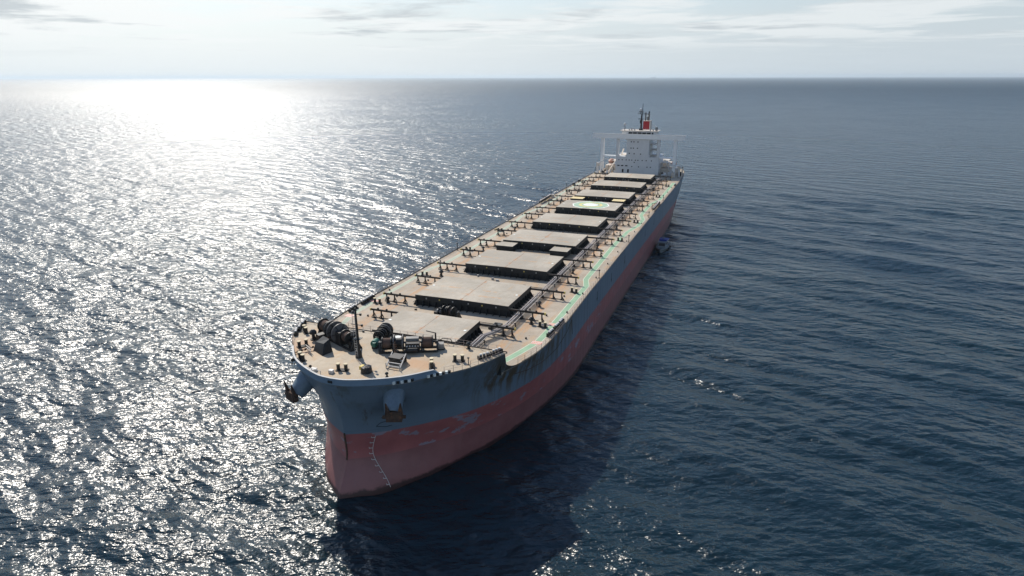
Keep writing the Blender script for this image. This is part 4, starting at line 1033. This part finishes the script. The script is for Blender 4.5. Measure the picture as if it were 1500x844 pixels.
# ------------------------------------------------------------------ ship on the horizon
CAM = Vector((54.397, -80.282, 61.971)); YAW, PIT, ROL, FPX = -0.361, 0.320, -0.002, 932.9
fd_dir = YAW + math.atan((955.5 - 750) / 975.0)
fs_loc = Vector((CAM.x + math.sin(fd_dir) * 26000, CAM.y + math.cos(fd_dir) * 26000, 0))
far = thing('distant_ship', 'tiny faint grey ship on the horizon above the bridge mast', 'ship', fs_loc, -fd_dir)
b = MB(); b.poly([(-95, -8), (-105, 0), (-95, 8), (95, 9), (108, 0), (95, -9)], -2, 34); b.build('hull', M['farship'], far)
b = MB(); b.box(62, 86, -8, 8, 34, 62); b.box(70, 78, -4, 4, 62, 78); b.cyl((30, 0, 34), (30, 0, 55), 3, 2, 8); b.cyl((-40, 0, 34), (-40, 0, 52), 3, 2, 8); b.build('superstructure', M['farship'], far)

# ------------------------------------------------------------------ sea
def build_sea():
    rng = np.random.default_rng(5)
    xs = np.arange(-190, 231, 1.25); ys = np.arange(-70, 331, 1.25)
    X, Yg = np.meshgrid(xs, ys)
    H = np.zeros_like(X)
    for i in range(46):
        lam = 5.5 * (1.06 ** i); k = 2 * math.pi / lam
        th = R(90 - 15.5) + rng.normal(0, .42); a = .0055 * lam ** .9 * rng.uniform(.5, 1.2) * (1 if lam < 40 else .35)
        ph = rng.uniform(0, 6.28); arg = k * (X * math.cos(th) + Yg * math.sin(th)) + ph
        H += a * (np.cos(arg) + .18 * np.cos(2 * arg))
    edge = np.minimum(np.minimum(X - xs[0], xs[-1] - X), np.minimum(Yg - ys[0], ys[-1] - Yg))
    H *= np.clip(edge / 45, 0, 1) ** 1.0 * .75
    ny, nx = X.shape
    V = np.c_[X.ravel(), Yg.ravel(), H.ravel()]
    idx = np.arange(nx * ny).reshape(ny, nx)
    F = np.c_[idx[:-1, :-1].ravel(), idx[:-1, 1:].ravel(), idx[1:, 1:].ravel(), idx[1:, :-1].ravel()]
    # flat surround out to the horizon, sharing the patch border
    far_ = 90000.0; x0, x1, y0, y1 = xs[0], xs[-1], ys[0], ys[-1]
    base = len(V)
    rings = []
    bord = list(idx[0, :]) + list(idx[1:, -1]) + list(idx[-1, -2::-1]) + list(idx[-2:0:-1, 0])
    prev = bord; extra = []; faces = []
    cx_, cy_ = (x0 + x1) / 2, (y0 + y1) / 2; n = base
    for sc in (1.6, 3, 8, 25, 80, 300):
        cur = []
        for b_ in bord:
            dx, dy = V[b_, 0] - cx_, V[b_, 1] - cy_
            extra.append((cx_ + dx * sc, cy_ + dy * sc, 0)); cur.append(n); n += 1
        m_ = len(bord)
        for i in range(m_): faces.append((prev[i], cur[i], cur[(i + 1) % m_], prev[(i + 1) % m_]))
        prev = cur
    V = np.r_[V, np.array(extra)]; F = np.r_[F, np.array(faces)]
    me = bpy.data.meshes.new('sea'); me.vertices.add(len(V)); me.vertices.foreach_set('co', V.ravel().astype(np.float32))
    me.loops.add(F.size); me.loops.foreach_set('vertex_index', F.ravel().astype(np.int32))
    me.polygons.add(len(F)); me.polygons.foreach_set('loop_start', (np.arange(len(F)) * 4).astype(np.int32)); me.polygons.foreach_set('loop_total', np.full(len(F), 4, np.int32))
    me.polygons.foreach_set('use_smooth', np.ones(len(F), bool)); me.update(calc_edges=True); me.validate()
    me.materials.append(M['sea'])
    bm = bmesh.new(); bm.from_mesh(me); bmesh.ops.recalc_face_normals(bm, faces=bm.faces)
    bm.faces.ensure_lookup_table()
    if bm.faces[10].normal.z < 0: bmesh.ops.reverse_faces(bm, faces=bm.faces)
    bm.to_mesh(me); bm.free()
    o = bpy.data.objects.new('water', me); COL.objects.link(o); o['kind'] = 'structure'
    o['label'] = 'dark blue rippled sea glittering under the sun'
    return o
build_sea()

# ------------------------------------------------------------------ sea haze
hz_ = MB().box(-70000, 70000, -70000, 70000, -5, 140).build('haze', None)
hz_.data.materials.clear(); hm = bpy.data.materials.new('sea_haze'); hm.use_nodes = True; hm.node_tree.nodes.clear()
ho = hm.node_tree.nodes.new('ShaderNodeOutputMaterial'); hv = hm.node_tree.nodes.new('ShaderNodeVolumePrincipled')
hv.inputs['Color'].default_value = (0.80, 0.92, 1.0, 1); hv.inputs['Density'].default_value = 4.0e-5; hv.inputs['Anisotropy'].default_value = 0.3
hm.node_tree.links.new(hv.outputs[0], ho.inputs['Volume']); hz_.data.materials.append(hm); hz_['kind'] = 'stuff'; hz_['label'] = 'thin pale sea haze'

# ------------------------------------------------------------------ sky, sun, camera
SUN_EL, SUN_AZ = R(40), math.atan2(-0.76, 0.65)       # azimuth from +Y towards +X
w = bpy.data.worlds.new('World'); scene.world = w; w.use_nodes = True
t = NT(w.node_tree); bg = t.nodes['Background']
sky = t.n('ShaderNodeTexSky'); sky.sky_type = 'NISHITA'; sky.sun_disc = False
sky.sun_elevation = SUN_EL; sky.sun_rotation = SUN_AZ; sky.altitude = 60; sky.air_density = 1.25; sky.dust_density = 0.4; sky.ozone_density = 2.0
d = t.n('ShaderNodeTexCoord').outputs['Generated']
dx, dy, dz = t.sep(d)
el = t.math('MAXIMUM', dz, 0.004)
# thin streaky layer: project the view direction on a plane overhead
den = t.math('ADD', el, 0.03)
pv_ = t.comb(t.math('DIVIDE', dx, den), t.math('DIVIDE', dy, den), 0.0)
c1 = t.noise(t.scalev(pv_, (0.7, 0.8, 1)), 0.85, 8, 0.60, 0.5)
c2 = t.noise(pv_, 0.14, 4, 0.55, 0.2)
cl_ = t.math('ADD', t.math('MULTIPLY', c1, 0.55), t.math('MULTIPLY', c2, 0.45))
cover = t.math('MULTIPLY', t.ramp(cl_, 0.44, 0.55), t.ramp(dz, 0.025, 0.06, 0.05, 1.0))
sd = t.vmath('DOT_PRODUCT', t.vmath('NORMALIZE', d), (math.sin(SUN_AZ) * math.cos(SUN_EL), math.cos(SUN_AZ) * math.cos(SUN_EL), math.sin(SUN_EL)))
glow = t.math('POWER', t.math('MAXIMUM', sd, 0.0), 5.0)
cloudc = t.mix(glow, (7.9, 8.4, 8.6), (12.5, 12.4, 12.0))
shade = t.mix(t.ramp(t.noise(t.scalev(pv_, (0.5, 0.6, 1)), 0.6, 6, 0.6, 0.3), 0.50, 0.62), cloudc, t.mix(0.8, cloudc, (5.0, 5.6, 6.0)))
tint = t.mix(1.0, sky.outputs[0], (0.88, 1.01, 1.18), 'MULTIPLY')
skyc = t.mix(t.ramp(dz, 0.02, 0.26, 1.0, 0.0), tint, t.mix(glow, (6.0, 6.75, 7.25), (15.5, 15.3, 14.3)))
fin = t.mix(t.math('MULTIPLY', cover, t.ramp(dz, 0.12, 0.32, 0.95, 0.18)), skyc, shade)
t.links.new(fin, bg.inputs['Color']); bg.inputs['Strength'].default_value = 0.10
sun = bpy.data.lights.new('sun', 'SUN'); sun.energy = 5.0; sun.angle = R(0.53); sun.color = (1.0, 0.93, 0.83)
so = bpy.data.objects.new('sun', sun); COL.objects.link(so)
sdir = Vector((math.sin(SUN_AZ) * math.cos(SUN_EL), math.cos(SUN_AZ) * math.cos(SUN_EL), math.sin(SUN_EL)))
so.rotation_euler = sdir.to_track_quat('Z', 'Y').to_euler(); so.location = sdir * 500

cam = bpy.data.cameras.new('camera'); co_ = bpy.data.objects.new('camera', cam); COL.objects.link(co_); scene.camera = co_
f = Vector((math.sin(YAW) * math.cos(PIT), math.cos(YAW) * math.cos(PIT), -math.sin(PIT))); r = Vector((math.cos(YAW), -math.sin(YAW), 0)); u = r.cross(f)
r2 = r * math.cos(ROL) + u * math.sin(ROL); u2 = -r * math.sin(ROL) + u * math.cos(ROL)
co_.matrix_world = Matrix(((r2.x, u2.x, -f.x, CAM.x), (r2.y, u2.y, -f.y, CAM.y), (r2.z, u2.z, -f.z, CAM.z), (0, 0, 0, 1)))
cam.sensor_width = 36; cam.lens = 36 * FPX / 1500; cam.clip_start = 0.5; cam.clip_end = 300000
scene.view_settings.view_transform = 'Standard'; scene.view_settings.look = 'None'; scene.view_settings.exposure = 0; scene.view_settings.gamma = 1
scene.render.engine = 'CYCLES'; scene.cycles.max_bounces = 6
